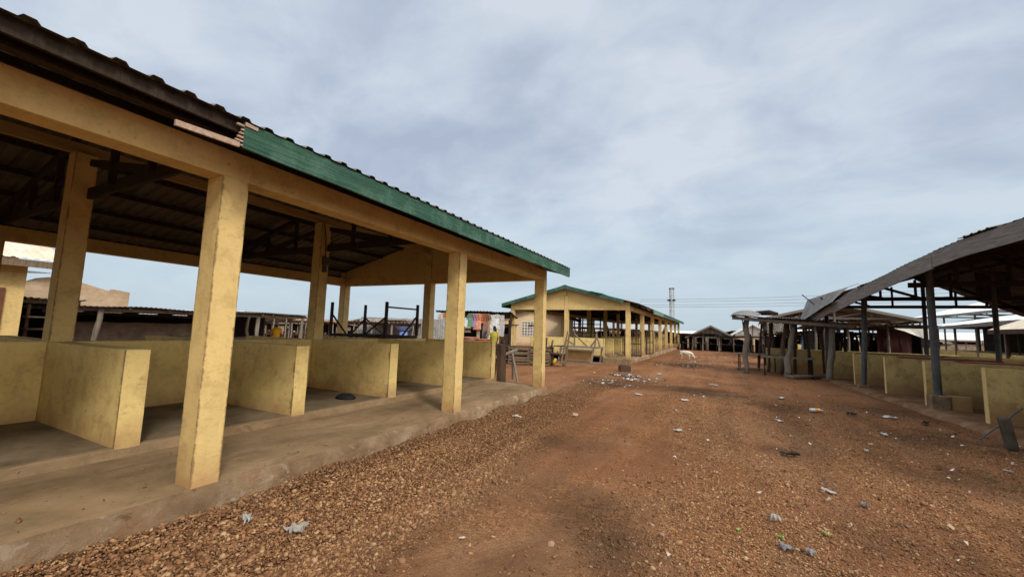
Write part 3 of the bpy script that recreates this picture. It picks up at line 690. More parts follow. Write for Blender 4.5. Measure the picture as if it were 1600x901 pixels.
# ------------------------------------------------------------------ generic builders for the stalls and sheds behind
def crooked_post(m, x, y, z0, z1, r0, r1, lean=(0, 0), seed=0, n=9):
    rnd = random.Random(seed); k = 7; pts = []; rad = []
    for i in range(k):
        f_ = i/(k-1); pts.append((x+lean[0]*f_+rnd.uniform(-1, 1)*r0*.5*(0 < i), y+lean[1]*f_+rnd.uniform(-1, 1)*r0*.5*(0 < i), z0+(z1-z0)*f_))
        rad.append((r0+(r1-r0)*f_)*rnd.uniform(.8, 1.25))
    m.tube(pts, rad, n)
def stall(label, x, y, rz, w, d, hf, hb, roof='darkzinc', post='greywood', nf=3, back=True, front=0., group='distant market stalls', name='market_stall', seed=0, over=.4, table=True, hang=0):
    """lean-to stall: front edge along local x at y=0, depth towards +y"""
    rnd = random.Random(seed+11)
    t = thing(name, label, 'market stall', (x, y, 0), rz, group)
    def put(m, n, mt): o = m.build(n, M[mt] if isinstance(mt, str) else mt); o.parent = t; return o
    for i in range(nf):
        for yy, h in ((0, hf), (d, hb)):
            m = MB(); px_ = w*i/(nf-1)+rnd.uniform(-.1, .1)
            crooked_post(m, px_, yy, -.05, h, rnd.uniform(.05, .075), .045, (rnd.uniform(-.15, .15), 0), rnd.random()); put(m, 'post', post)
    m = MB(); nsh = max(2, int(w/.9)); x0 = -over
    for i in range(nsh):                      # overlapping sheets, none quite level
        x1 = x0+(w+2*over)/nsh+.04; lift = rnd.uniform(0, .05); tl = rnd.uniform(-.05, .05); o0 = rnd.uniform(-.15, .1)
        P = []
        for xx, h in ribs(x0, x1, .19):
            r = []
            for k in range(4):
                f_ = k/3; yy = -over+o0+(d+2*over)*f_
                r.append((xx, yy, hf+.04+(hb-hf)*f_+lift+tl*f_+h+.03*nz(xx, yy, seed, .9)))
            P.append(r)
        m.grid(P); x0 = x1-.06
    put(m, 'roof', roof)
    m = MB()
    for yy, h in ((0, hf), (d, hb)): m.bar((-over, yy, h), (w+over, yy, h+.02), .06, .08)
    for i in range(nf): m.bar((w*i/(nf-1), -over, hf+.02), (w*i/(nf-1), d+over, hb+.03), .05, .05)
    put(m, 'roof_poles', post)
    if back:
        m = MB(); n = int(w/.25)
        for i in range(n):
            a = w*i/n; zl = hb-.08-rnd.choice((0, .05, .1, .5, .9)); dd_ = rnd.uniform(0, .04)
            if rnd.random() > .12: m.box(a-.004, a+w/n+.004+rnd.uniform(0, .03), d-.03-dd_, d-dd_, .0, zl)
        put(m, 'back_wall', 'nearblack')
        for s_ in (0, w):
            m = MB(); m.box(s_-.02, s_+.02, d*.25, d-.06, 0, min(hf, hb)-.15); put(m, 'side_wall', 'nearblack')
    if table:
        m = MB(); m.box(.15, w-.15, .25, 1.0, .72, .78)
        for i in range(nf): m.bar((.25+(w-.5)*i/(nf-1), .3, 0), (.25+(w-.5)*i/(nf-1), .3, .72), .06, .06); m.bar((.25+(w-.5)*i/(nf-1), .95, 0), (.25+(w-.5)*i/(nf-1), .95, .72), .06, .06)
        put(m, 'counter', 'brownwood')
        for i in range(int(w*1.6)):
            a = rnd.uniform(.2, w-.3); b = rnd.uniform(.35, .85); s_ = rnd.uniform(.07, .15)
            m = MB(); P = []
            for q, (rr, zq) in enumerate(((.9, 0), (1.1, .35), (1., .9), (.5, 1.25), (.25, 1.5))): P.append([(rr*s_*math.cos(k), rr*s_*.8*math.sin(k), zq*s_) for k in np.linspace(0, 2*math.pi, 9)])
            m.grid(P); o = m.build('sack', M[('mud', 'brownwood', 'creamzinc', 'nearblack')[i % 4]], smooth=True)
            ca, sa = math.cos(rz), math.sin(rz); o.location = (x+a*ca-b*sa, y+a*sa+b*ca, .782)
            tag(o, 'small tied sack of goods left on a distant stall counter', 'sack', 'sacks on the stall counters')
    return t
def gable_shed(label, x, y, rz, w, ln, ez_, rz_, roof, wallh=0., wall='dirtyplaster', posts=4, post='greywood', fascia='greyboard', group='distant market sheds', truss=True, close=None, name='market_shed', seed=0, sag=.04, dark=False):
    """ridge along local y; front gable at y=0; local x from -w/2 to w/2"""
    t = thing(name, label, 'market shed' if name == 'market_shed' else 'house', (x, y, 0), rz, group)
    def put(m, n, mt): o = m.build(n, M[mt]); o.parent = t; return o
    h2_ = w/2; ov = .45
    zz_ = lambda d: rz_-(rz_-ez_)*d/h2_
    for s in (-1, 1):
        m = MB(); P = []
        for yy, h in ribs(-ov, ln+ov, .25):
            P.append([(s*d, yy, zz_(d)+h*.7+sag*nz(yy, d, seed+s, .4)) for d in np.linspace(0, h2_+ov, 5)])
        m.grid(P); put(m, 'roof_slope', roof)
        m = MB(); m.bar((s*(h2_+ov), -ov, zz_(h2_+ov)-.1), (s*(h2_+ov), ln+ov, zz_(h2_+ov)-.1), .03, .2); put(m, 'fascia_board', fascia)
        m = MB(); m.bar((0, -ov-.02, rz_-.08), (s*(h2_+ov), -ov-.02, zz_(h2_+ov)-.08), .03, .18); put(m, 'verge_board', fascia)
    for i in range(posts):
        for s in (-1, 0, 1) if posts > 2 else (-1, 1):
            m = MB(); m.tube([(s*h2_, ln*i/(posts-1), -.05), (s*h2_, ln*i/(posts-1), zz_(abs(s)*h2_)-.06)], .07, 8); put(m, 'post', post)
        if truss:
            m = MB(); yy = ln*i/(posts-1)
            m.bar((-h2_, yy, ez_-.05), (h2_, yy, ez_-.05), .05, .12)
            for s in (-1, 1):
                m.bar((0, yy, rz_-.1), (s*h2_, yy, ez_-.1), .05, .1); m.bar((s*h2_*.5, yy, ez_), (s*h2_*.5, yy, zz_(h2_*.5)-.08), .05, .08); m.bar((s*h2_*.5, yy, zz_(h2_*.5)-.1), (0, yy, ez_), .05, .08)
            put(m, 'roof_truss', post if fascia != 'greyboard' else 'greyboard')
    if wallh:
        m = MB(); m.box(-h2_, h2_, .02, .15, 0, wallh); m.box(-h2_, -h2_+.13, .16, ln, 0, wallh); m.box(h2_-.13, h2_, .16, ln, 0, wallh); m.box(-.06, .06, .16, ln, 0, wallh); put(m, 'low_wall', wall)
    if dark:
        m = MB(); m.box(.2, .26, .3, ln-.1, 0, ez_-.1); m.box(-h2_*.6, h2_*.6, ln*.5, ln*.5+.05, 0, ez_-.2) if False else None; put(m, 'shade_panel', 'nearblack')  # dark sheet added to give the shade under the shed roof
    if close:
        m = MB(); m.prism([(-h2_, ez_-.12), (h2_, ez_-.12), (0, rz_-.06)], 'y', .05, .12); put(m, 'gable_panel', close)
    return t

# right background
gable_shed('grey timber-trussed shed standing behind the crooked-post stall', 11.35, 34.5, R(-4), 8.2, 16, 3.2, 4.25, 'zinc', 1.2, 'dirtyplaster', 4, 'greyboard', seed=1, dark=True)
def eave_shed(label, far_, near, w, ext, ez_, rz_, roof, posts, seed, post='greywood', fascia='greyboard'):
    f_ = Vector((far_[0], far_[1], 0)); n_ = Vector((near[0], near[1], 0)); d_ = (f_-n_).normalized(); n_ = n_-d_*ext
    rt = Vector((d_.y, -d_.x, 0)); o = n_+rt*(w/2+.45)
    return gable_shed(label, o.x, o.y, math.atan2(-d_.x, d_.y), w, (f_-n_).length-.45, ez_, rz_, roof, 1.1, 'dirtyplaster', posts, post, fascia, seed=seed, dark=True)
eave_shed('long shed under a broad white zinc roof, highest at the right beyond the steel poles', dep(1425, 497, 42), dep(1600, 478, 26), 11, 14, 4.25, 6.0, 'whitezinc', 7, 2)
eave_shed('lower white zinc shed just in front of the long white roofed shed', dep(1430, 511, 36), dep(1590, 492, 19.5), 6.5, 1, 2.95, 3.75, 'whitezinc', 6, 3)
eave_shed('cream roofed shed with rusty eave, nearest behind the steel pole shed', dep(1542, 506, 19.2), dep(1620, 500, 15.8), 2.6, .5, 2.5, 3.1, 'creamzinc', 3, 4, 'brownwood', 'brownwood')
t = stall('low zinc stall with a dark red cloth behind the steel poles', 8.1, 22.3, R(2), 4.0, 2.2, 2.3, 2.15, 'darkzinc', 'greywood', 4, True, group='stalls behind the pole shed', seed=5)
m = MB(); P = []
for k in range(9): P.append([(2.75+.16*k, -.42, 2.2+.02*nz(k, 1, 1, 2)), (3.1+.1*k, -.46-.03*math.sin(k), 1.75+.045*abs(k-7)+.02*nz(k, 3, 1, 3))])
m.grid(P); o = m.build('hanging_sheet', M['whitezinc']); o.parent = t
m = MB(); P = [[(2.3+.15*k, .1+.03*math.sin(k*1.3), 2.15), (2.3+.15*k, .12+.03*math.sin(k*1.7), .95)] for k in range(9)]
m.grid(P); o = m.build('red_cloth', tint((.06, .018, .015), 'dark_red_cloth')); o.parent = t
o = MB(); o.box(5.9, 12.6, 21.2, 21.36, 0, 1.12); o = o.build('low_wall', M['dirtyplaster'], bevel=.01); tag(o, 'stained yellow low wall behind the crooked-post stall', 'wall')

stall('dark plank stall filling the shade behind the crooked-post stall', 6.6, 25.2, R(3), 5.2, 2.2, 1.95, 1.8, 'darkzinc', 'darkwood', 5, True, group='stalls behind the pole shed', seed=15)
for lb, px, py, Y, w_, h_, c in (('blue cloth hanging in the shade behind the crooked trunk posts', 1261, 528, 24.6, .5, .95, (.12, .3, .5)), ('red cloth hanging right of the blue cloth behind the trunk posts', 1274, 529, 24.6, .3, .9, (.4, .04, .05)), ('pale cloth hanging right of the red cloth behind the trunk posts', 1286, 530, 24.6, .35, .8, (.6, .56, .52)), ('faded paper poster hung left at the back of the crooked stall', 1206, 507, 22.5, .4, .55, (.3, .27, .22)), ('second faded poster at the back of the crooked stall, right of the first', 1222, 506, 22.5, .45, .5, (.36, .33, .3))):
    p = aty(px, py, Y); m = MB()
    m.grid([[(p[0]+w_*(k/8-.5), Y+.05*math.sin(k*1.4+j), p[2]+.1-h_*j/4) for j in range(5)] for k in range(9)])
    o = m.build('hanging_cloth', tint(c), None, solid=.01); tag(o, lb, 'cloth')
# the crooked-post stall in the yard
t = thing('crooked_stall', 'rickety stall on crooked tree-trunk posts with a rolled zinc sheet on its roof', 'market stall', (5, 19.2, 0))
def putw(m, n, mt, **k): o = m.build(n, M[mt] if isinstance(mt, str) else mt, t, **k); return o
for i, (px, py, top, r0, r1, lx, ly, mt) in enumerate([(1166, 583, 2.42, .125, .095, .08, 0, 'greywood'), (1221, 584, 2.3, .105, .085, .25, .3, 'wood'), (1228, 589, 2.3, .11, .09, .35, .1, 'greywood'), (1297, 596, 2.15, .115, .09, .12, 0, 'greywood'), (1283, 585, 2.2, .095, .075, .35, .2, 'wood')]):
    p = gnd(px, py); m = MB(); crooked_post(m, p[0], p[1], -.1, top, r0, r1, (lx, ly), i+3, 12); putw(m, 'trunk_post', mt, smooth=True)
for i, (x, y, top) in enumerate([(5.6, 21.6, 2.3), (6.3, 21.5, 2.35), (6.9, 21.4, 2.3), (7.5, 21.3, 2.25), (8.1, 20.9, 2.2), (8.7, 20.4, 2.1), (5.9, 20.6, 2.3), (6.7, 20.1, 2.3), (7.3, 19.4, 2.2), (7.9, 18.7, 2.1), (7.0, 20.9, 2.3)]):
    m = MB(); crooked_post(m, x, y, -.05, top, .06, .045, (random.Random(i).uniform(-.15, .25), 0), i+40); putw(m, 'rear_post', 'darkwood' if i % 2 else 'brownwood')
m = MB(); 
A, B_, C_, D_ = Vector((4.45, 19.1, 2.55)), Vector((8.3, 17.0, 2.2)), Vector((9.5, 20.4, 2.2)), Vector((5.1, 21.9, 2.6))
m.bar(A-Vector((0, 0, .1)), B_-Vector((0, 0, .1)), .1, .12); m.bar(D_-Vector((0, 0, .1)), C_-Vector((0, 0, .1)), .1, .12)
for k in range(9):
    f_ = k/8; m.bar(A.lerp(B_, f_)-Vector((0, 0, .03)), D_.lerp(C_, f_)-Vector((0, 0, .03)), .06, .06)
putw(m, 'roof_poles', 'greywood')
m = MB(); rnd = random.Random(4)
for i in range(5):
    f0, f1 = i/5-.01, (i+1)/5+.03; P = []; lf = rnd.uniform(0, .06)
    nn = 22
    for k in range(nn+1):
        f_ = f0+(f1-f0)*k/nn; h = .02*math.sin(k*math.pi*.9)
        a = A.lerp(B_, f_); b = D_.lerp(C_, f_); a = a+(a-b)*.08
        P.append([a.lerp(b, g_)+Vector((0, 0, .03+lf+h+.05*nz(f_*5, g_*2, 3, 1.))) for g_ in (0, .33, .66, 1)])
    m.grid(P)
putw(m, 'roof', 'darkzinc')
m = MB(); P = []
for k in range(44):
    th = math.pi*(1.0-.93*k/43); h = 1+.035*math.sin(k*1.8); P.append([])
    for j in range(7):
        q = j/6; P[-1].append((5.0+(.5+.12*q)*math.cos(th)*h-.12*(1-q), 18.72+.75*q-.2*math.cos(th), 2.53+.30*math.sin(th)*h*math.sin(q*1.57)))
m.grid(P); putw(m, 'curled_sheet', 'oldzinc', smooth=True)
m = MB(); m.tube([(5.35, 19.5, 2.7), (5.9, 19.3, 2.72), (6.2, 19.15, 2.66)], [.09, .12, .06], 8); putw(m, 'bundle_on_roof', 'nearblack', smooth=True)
m = MB()
P = []
for k in range(7): P.append([(4.83+.02*math.sin(k), 19.2+.05*k-.15, 2.45), (4.87+.03*math.sin(k*2), 19.2+.04*k-.15, 2.1), (4.95, 19.2+.03*k-.12, 1.95+.04*math.sin(k))])
m.grid(P); o = m.build('purple_cloth', tint((.09, .04, .28), 'purple_cloth')); tag(o, 'purple cloth tied round the top of the left trunk post', 'cloth')
# tables and benches at the stall
def plain_table(label, a, b, dep_, h, mt_top, mt_leg, name='long_table', thick=.05, leg=.045, cat='table', group=None):
    a = Vector((*a, 0)); b = Vector((*b, 0)); u = (b-a).normalized(); v = Vector((-u.y, u.x, 0))*dep_
    t = thing(name, label, cat, a, 0, group)
    def W3(p, z): return (p.x-a.x, p.y-a.y, z)
    m = MB(); q = [a, b, b+v, a+v]
    m.add([W3(p, h-thick) for p in q]+[W3(p, h) for p in q], [(3,2,1,0),(4,5,6,7),(0,1,5,4),(1,2,6,5),(2,3,7,6),(3,0,4,7)])
    o = m.build('table_top' if cat == 'table' else 'seat', M[mt_top]); o.parent = t
    for f_ in (.06, .94):
        for g_ in (.08, .92):
            p = a.lerp(b, f_)+v*g_; m = MB(); m.bar(W3(p, 0), W3(p, h-thick), leg, leg); o = m.build('leg', M[mt_leg]); o.parent = t
    return t
p0, p1 = gnd(1190, 586), gnd(1271, 592)
plain_table('grey plank table on thin black legs under the crooked-post stall', (p0[0], p0[1]), (p1[0]+.1, p1[1]), .75, .82, 'greywood', 'darksteel')
p0, p1 = gnd(1240, 593), gnd(1290, 592)
plain_table('low plank bench on the ground in front of the crooked-post stall table', (p0[0], p0[1]), (p1[0], p1[1]), .3, .14, 'greywood', 'wood', 'bench', cat='bench', thick=.05)
p0, p1 = gnd(1150, 577), gnd(1300, 583)
m = MB(); m.bar((p0[0], p0[1], .08), (p1[0], p1[1], .1), .25, .06); o = m.build('long_plank', M['greywood']); tag(o, 'long pale plank lying on the ground under the crooked-post stall', 'plank')
p0, p1 = aty(1150, 550, 21), aty(1195, 552, 21)
plain_table('far plank table left of the crooked-post stall trunk', (p0[0], 21.3), (p1[0]+.5, 21.0), .6, .8, 'greywood', 'darksteel')
m = MB(); p = gnd(1306, 592); P = []
for k in range(9):
    z = .15+k*.13; P.append([(p[0]+.1*math.cos(th)*(.6+.3*math.sin(k*.6))+.02*nz(k, th, 1, 2), p[1]-.3+.09*math.sin(th)*(.6+.3*math.sin(k*.5)), z) for th in np.linspace(0, 2*math.pi, 10)])
m.grid(P); o = m.build('plastic_bag', mat('streaky_black_and_white_plastic', lambda g: g.color(g.ramp(g.noise(9, 5, .7), [(.45, (.02, .02, .02)), (.58, (.4, .4, .38))])), .5)); tag(o, 'black and white plastic sacking hanging at the far steel pole', 'bag')

# leaning slab and bar at the lower right
t = thing('leaning_slab', 'dark concrete slab propped up on the ground by the nearest right partition', 'slab', (7.8, 7.3, 0))
m = MB(); m.add([(-.05, -.03, 0), (.09, .0, 0), (.12, .17, 0), (-.02, .14, 0), (-.105, -.01, .47), (.03, .02, .48), (.06, .19, .49), (-.075, .16, .475)], [(0,3,2,1),(4,5,6,7),(0,1,5,4),(1,2,6,5),(2,3,7,6),(3,0,4,7)])
o = m.build('slab_body', mat('dark_concrete', lambda g: (g.color(g.ramp(g.noise(5, 8, .7), [(.3, (.03, .023, .018)), (.7, (.10, .078, .058))])), g.bump(g.noise(20, 6), .5, .02)), .9), bevel=.02); o.parent = t
m = MB(); m.tube([(7.56, 7.55, .08), (8.2, 7.85, .6)], .011, 8); o = m.build('metal_bar', M['steel']); tag(o, 'thin grey metal bar leaning behind the propped concrete slab', 'bar')

# ------------------------------------------------------------------ far row across the end of the yard
far = [('dark stall with a leaning white post, first beside the end of the second hall', .1, 47.2, 2.3, 1.75, 1.55, 'darkzinc', 3, 21),
       ('tall dark stall left of the gabled stall in the far row', 2.35, 47.0, 1.6, 1.85, 1.55, 'darkzinc', 2, 22),
       ('dark stall with a bleached roof edge, far row centre', 3.9, 46.6, 2.9, 1.65, 1.5, 'zinc', 3, 23),
       ('low rust-roofed stall at the right of the far row', 6.9, 47.4, 4.2, 1.62, 1.5, 'rustzinc', 5, 24),
       ('rust-roofed stall behind the trunk posts of the crooked stall', 11.2, 47.8, 4.0, 1.65, 1.55, 'rustzinc', 5, 25)]
for (lb, x, y, w_, hf, hb, rf, nf, sd_) in far: stall(lb, x, y, R(-1), w_, 2.4, hf, hb, rf, 'greywood', nf, True, group='dark stalls across the end of the yard', seed=sd_, over=.25)
gable_shed('grey gabled house rising behind the far row of dark stalls', 3.15, 50.5, R(0), 4.6, 8, 1.65, 2.85, 'darkzinc', 1.7, 'mud', 3, 'greywood', 'greyboard', close='mud', name='gabled_house', truss=False, group='roofs behind the far row', seed=6)
gable_shed('white peaked roof behind the far row, left of the trunk posts', 8.1, 62, R(0), 4.2, 8, 2.2, 3.45, 'whitezinc', 1.6, 'cream', 3, 'greywood', 'whitezinc', close='whitezinc', name='white_roofed_house', truss=False, group='roofs behind the far row', seed=7)
gable_shed('zinc roofed house behind the end of the second hall', -3.5, 62, R(90), 7, 5, 2.2, 3.2, 'zinc', 1.7, 'mud', 3, 'greywood', 'greyboard', name='zinc_roofed_house', truss=False, group='roofs behind the far row', seed=8)
# stalls seen through the second hall
for i, (lb, x, y, w_, rf) in enumerate([('zinc stall seen between the pillars of the second hall, nearest its gable', -14.5, 34, 4, 'zinc'), ('rusty stall glimpsed through the middle of the second hall', -12, 42, 4, 'rustzinc'), ('bright zinc stall glimpsed deep through the second hall', -10.5, 50, 4.5, 'whitezinc'), ('dark stall glimpsed behind the far columns of the second hall', -9.5, 58, 5, 'darkzinc')]):
    stall(lb, x, y, R(-35), w_, 2.6, 2.1, 2.0, rf, 'greywood', 4, i % 2 == 0, group='stalls behind the second hall', seed=50+i)
# ladder-like rack inside the second hall
t = thing('timber_rack', 'open timber rack with many rungs standing inside the second hall', 'rack', (-4.9, 24.6, .3), R(-20))
for k in range(4):
    m = MB(); m.bar((k*.7, 0, 0), (k*.7+.06, 0, 2.25), .06, .06); o = m.build('upright', M['darkwood']); o.parent = t
for k in range(6):
    m = MB(); m.bar((-.05, .02, .75+k*.27), (2.2, .02, .75+k*.27), .04, .05); o = m.build('rung', M['darkwood']); o.parent = t

# rows of low sheds closing the view all round
hz = []
for i, (rf, nm) in enumerate((('zinc', 'grey zinc'), ('rustzinc', 'rusty'), ('darkzinc', 'dark'), ('whitezinc', 'pale'))):
    lb = 'distant low %s-roofed shed in the crowd of roofs along the horizon' % nm
    o = gable_shed(lb, -70-9*i, 40, 0, 6.5+i, 11, 1.9+.08*i, 2.75+.12*i, rf, 1.5, 'mud', 3, 'greywood', 'greywood', name='low_roofed_shed', truss=False, group='low roofs along the horizon', seed=30+i, dark=True)
    o['category'] = 'market shed'; hz.append(o)
rnd = random.Random(12)
for px in range(-150, 1800, 48):
    for row in range(2):
        dd = 64+26*row+rnd.uniform(-8, 8); p = dep(px+rnd.uniform(-15, 15), 520, dd)
        if px > 1040 and row == 0 and px < 1200: continue
        c = copy_tree(hz[(px//48+row+rnd.randrange(2)) % 4]); c.location = (p[0], p[1], 0); c.rotation_euler.z = rnd.uniform(0, 3.1); k = rnd.uniform(.85, 1.15); c.scale = (k, k, rnd.uniform(.8, 1.05))
# ------------------------------------------------------------------ communications tower and wires
tb = gnd(1050, 522); D = 126.
tp = dep(1050, 522, D); T0 = (float(tp[0]), float(tp[1]), 0)
t = thing('lattice_tower', 'slim red and white lattice communications tower on the horizon', 'tower', T0)
HT = float(dep(1050, 450, D)[2])
for k, c in enumerate([(.55, .55, .55)]*7):
    m = MB(); z0, z1 = HT*k/7, HT*(k+1)/7; r = .72
    cs = [(r*math.cos(a), r*math.sin(a)) for a in (.5, 2.6, 4.7)]
    for a, b in cs: m.bar((a, b, z0), (a, b, z1), .22, .22)
    for (a, b), (c_, d) in zip(cs, cs[1:]+cs[:1]):
        n = 3
        for q in range(n): m.bar((a, b, z0+(z1-z0)*q/n), (c_, d, z0+(z1-z0)*(q+1)/n), .1, .1)
        m.bar((a, b, z1), (c_, d, z1), .12, .12)
    o = m.build('lattice_section', M['galv']); o.parent = t
m = MB(); m.box(-1.25, 1.1, -.3, .3, HT*.76, HT*.79); o = m.build('antenna_drum', M['darksteel']); o.parent = t
m = MB(); m.box(-.8, .8, -.8, .8, HT, HT+.15); o = m.build('top_platform', M['darksteel']); o.parent = t
def cable(label, pts, r):
    m = MB(); m.tube(pts, r, 5); o = m.build('power_line', M['darksteel']); tag(o, label, 'cable', 'power lines across the sky')
for i, (pa, pb, nm) in enumerate([((1000, 468), (1640, 440), 'topmost of the thin power lines right of the lattice tower'), ((1000, 471), (1640, 447), 'second power line from the top right of the lattice tower'), ((1000, 476), (1640, 453), 'third power line from the top right of the lattice tower'), ((1000, 479), (1640, 459), 'lowest of the thin power lines right of the lattice tower')]):
    a = dep(*pa, 110); b = dep(*pb, 95); pts = []
    for k in range(13):
        f_ = k/12; q = a+(b-a)*f_; pts.append((q[0], q[1], q[2]-2.0*4*f_*(1-f_)*.5))
    cable(nm, pts, .03)
# wire poles holding them (outside the frame on both sides)

# ------------------------------------------------------------------ left background, seen through the near hall
t = thing('shuttered_house', 'yellow house with brown louvred shutter and cream zinc roof, far left', 'house', (-11.9, -2, 0))
def puth(m, n, mt, par=None, **k):
    o = m.build(n, M[mt], None, **k); o.parent = par or t
    if not par: o.matrix_parent_inverse = Matrix.Translation((11.9, 2, 0))
    return o
m = MB(); m.box(-16, -11.9, -5.5, 1.6, 0, 2.95); puth(m, 'wall', 'plaster')
m = MB(); P = []
for y, h in ribs(-5.9, 2.15, .19): P.append([(-11.35, y, 2.99+h), (-13.9, y, 3.85+h), (-16.5, y, 2.95+h)])
m.grid(P); puth(m, 'roof', 'creamzinc')
m = MB(); m.bar((-11.4, -5.9, 2.88), (-11.4, 2.1, 2.88), .03, .17); m.bar((-11.4, 2.1, 2.88), (-13.9, 2.1, 3.74), .03, .15); puth(m, 'fascia_board', 'wood')
m = MB(); y0, y1, z0, z1 = .15, 1.28, 1.12, 2.26
m.box(-11.9, -11.85, y0, y0+.08, z0, z1); m.box(-11.9, -11.85, y1-.08, y1, z0, z1); m.box(-11.9, -11.85, y0+.08, y1-.08, z1-.08, z1); m.box(-11.9, -11.85, y0+.08, y1-.08, z0, z0+.08)
w_ = puth(m, 'window', mat_key if False else 'shutter', None) if 'shutter' in M else None
M['shutter'] = flat('brown_shutter_paint', (.17, .065, .035), .7)
w_ = puth(m, 'window', 'shutter')
m = MB()
for k in range(13):
    z = z0+.1+k*.078; m.add([(-11.895, y0+.08, z+.06), (-11.895, y1-.08, z+.06), (-11.855, y1-.08, z), (-11.855, y0+.08, z)], [(0, 1, 2, 3)])
o = m.build('louvres', M['shutter']); o.parent = w_; 
# clay house without roof
t = thing('clay_house', 'roofless clay block house with broken gable behind the low zinc shed', 'house', (-17.5, 3, 0))
def atx_(px, py, X): d = ray(px, py); return CAM+d*((X-CAM[0])/d[0])
pr_ = [atx_(*q, -17.5) for q in ((20, 446), (60, 434), (100, 431), (130, 442), (165, 453), (176, 455), (177, 452), (203, 457))]
poly = [(float(q[1]), float(q[2])) for q in pr_]; poly = [(poly[0][0]-1.5, 2.2)]+poly
poly = poly+[(poly[-1][0], 0), (poly[0][0], 0)]
m = MB(); m.prism(poly, 'x', -17.8, -17.5); o = m.build('gable_wall', M['clay']); o.parent = t; o.matrix_parent_inverse = Matrix.Translation((17.5, -3, 0))
m = MB(); m.box(-22, -17.81, poly[-2][0]-.3, poly[-2][0], 0, poly[-3][1]-.05); o = m.build('side_wall', M['clay']); o.parent = t; o.matrix_parent_inverse = Matrix.Translation((17.5, -3, 0))
m = MB(); P = []
q0, q1 = atx_(30, 440, -17.2), atx_(84, 427, -17.2)
for y, h in ribs(float(q0[1]), float(q1[1]), .12): P.append([(-17.2, y, 3.02+.1*(y-float(q0[1]))+h), (-20, y, 3.3+h)])
m.grid(P); o = m.build('roof_remnant', M['darkzinc']); o.parent = t; o.matrix_parent_inverse = Matrix.Translation((17.5, -3, 0))
# low zinc sheds in a row
def low_shed(label, x, y0, y1, zf, zbk, dpt, roof, seed, wall='mud', wallh=1.45, posts=(.02, .5, .98)):
    t = thing('low_shed', label, 'market stall', (x, y0, 0), 0, 'low zinc sheds behind the near hall'); rnd = random.Random(seed)
    def put(m, n, mt, **k): o = m.build(n, M[mt], None, **k); o.parent = t; return o
    ln = y1-y0
    m = MB(); P = []
    for y, h in ribs(-.2, ln+.3, .13):
        P.append([(.35-.02*nz(y, 3, seed, 2), y, zf+h*.9+.05*nz(y, 1, seed, .8)), (-dpt*.5, y, (zf+zbk)/2+h*.9+.04*nz(y, 4, seed, .8)), (-dpt-.3, y, zbk+h*.9)])
    m.grid(P); put(m, 'roof', roof)
    m = MB(); m.bar((.05, -.1, zf-.1), (.05, ln+.2, zf-.1), .08, .1); m.bar((-dpt, -.1, zbk-.08), (-dpt, ln+.2, zbk-.08), .08, .1)
    for f_ in np.linspace(0, 1, 6): m.bar((.25, ln*f_, zf-.04), (-dpt-.2, ln*f_, zbk-.04), .06, .06)
    put(m, 'roof_poles', 'greywood')
    for f_ in posts:
        m = MB(); crooked_post(m, .05, ln*f_, -.05, zf-.08, .075, .06, (rnd.uniform(-.1, .1), rnd.uniform(-.1, .1)), rnd.random()); put(m, 'post', 'greywood')
    m = MB(); P = []
    for y in np.arange(0, ln+.01, .3): P.append([(-dpt*.42, y, 0), (-dpt*.42, y, wallh+.06*nz(y, 2, seed, 1.6)), (-dpt*.42-.22, y, wallh+.05*nz(y, 5, seed, 1.6)), (-dpt*.42-.22, y, 0)])
    m.grid(P); put(m, 'mud_wall', wall)
    m = MB(); m.box(-dpt-.05, -dpt, 0, ln, 0, zbk-.01); put(m, 'back_wall', 'nearblack')
low_shed('long low zinc shed with a grey mud wall behind the near hall', -13.1, 3.0, 8.3, 1.95, 1.8, 3.2, 'darkzinc', 2, posts=(.06, .62, .8, .98))
low_shed('further low zinc shed ending in a thick post, behind the near hall', -14.6, 8.6, 11.3, 2.0, 2.12, 3.0, 'darkzinc', 5, 'mud', .9, posts=(.02, .97))
low_shed('stack-shelved low zinc shed beside the shuttered house', -13.4, 1.75, 2.85, 2.1, 1.95, 2.2, 'zinc', 9, 'mud', .9, posts=(.1, .9))
t = thing('plank_shelf', 'dark plank shelf rack between the shuttered house and the near hall pillar', 'shelf', (-13.0, 1.95, 0))
for k in range(4):
    m = MB(); m.box(-.3, .15, 0, .8, .55+k*.33, .59+k*.33); o = m.build('board', M['greywood' if k % 2 else 'brownwood']); o.parent = t
for yy in (0, .76):
    m = MB(); m.box(-.1, -.02, yy, yy+.06, 0, 1.9); o = m.build('upright', M['brownwood']); o.parent = t
# a haphazard crowd of stalls further out
bgst = [('white roofed stall left of the near hall middle pillar', 400, 30, 'whitezinc', 3.0, 26), ('brown roofed stall behind the thick shed post', 470, 31, 'rustzinc', 3.4, 27), ('zinc stall with light roof between the middle and far corner pillars', 515, 33, 'whitezinc', 3.2, 28),
        ('cluttered stall with pale goods left of the far corner pillar', 350, 29, 'zinc', 3.0, 29), ('long brown roofed stall behind the upturned table', 565, 21, 'rustzinc', 3.2, 30), ('dark roofed stall right of the upturned table', 622, 23, 'darkzinc', 3.0, 31),
        ('distant zinc stall far behind the shed post', 430, 38, 'zinc', 4, 32), ('distant pale stall behind the far corner pillar', 535, 40, 'whitezinc', 4.2, 33), ('distant rusty stall behind the upturned table', 600, 42, 'rustzinc', 4.2, 34)]
for lb, px, dd, rf, w_, sd_ in bgst:
    p = dep(px-20, 520, dd); stall(lb, p[0], p[1], R(28), w_, 2.4, 1.75+.12*(sd_ % 3), 1.95 if sd_ % 2 else 1.7, rf, 'greywood', 4, sd_ % 4 == 0, group='stalls in the market left of the halls', seed=sd_, over=.25)
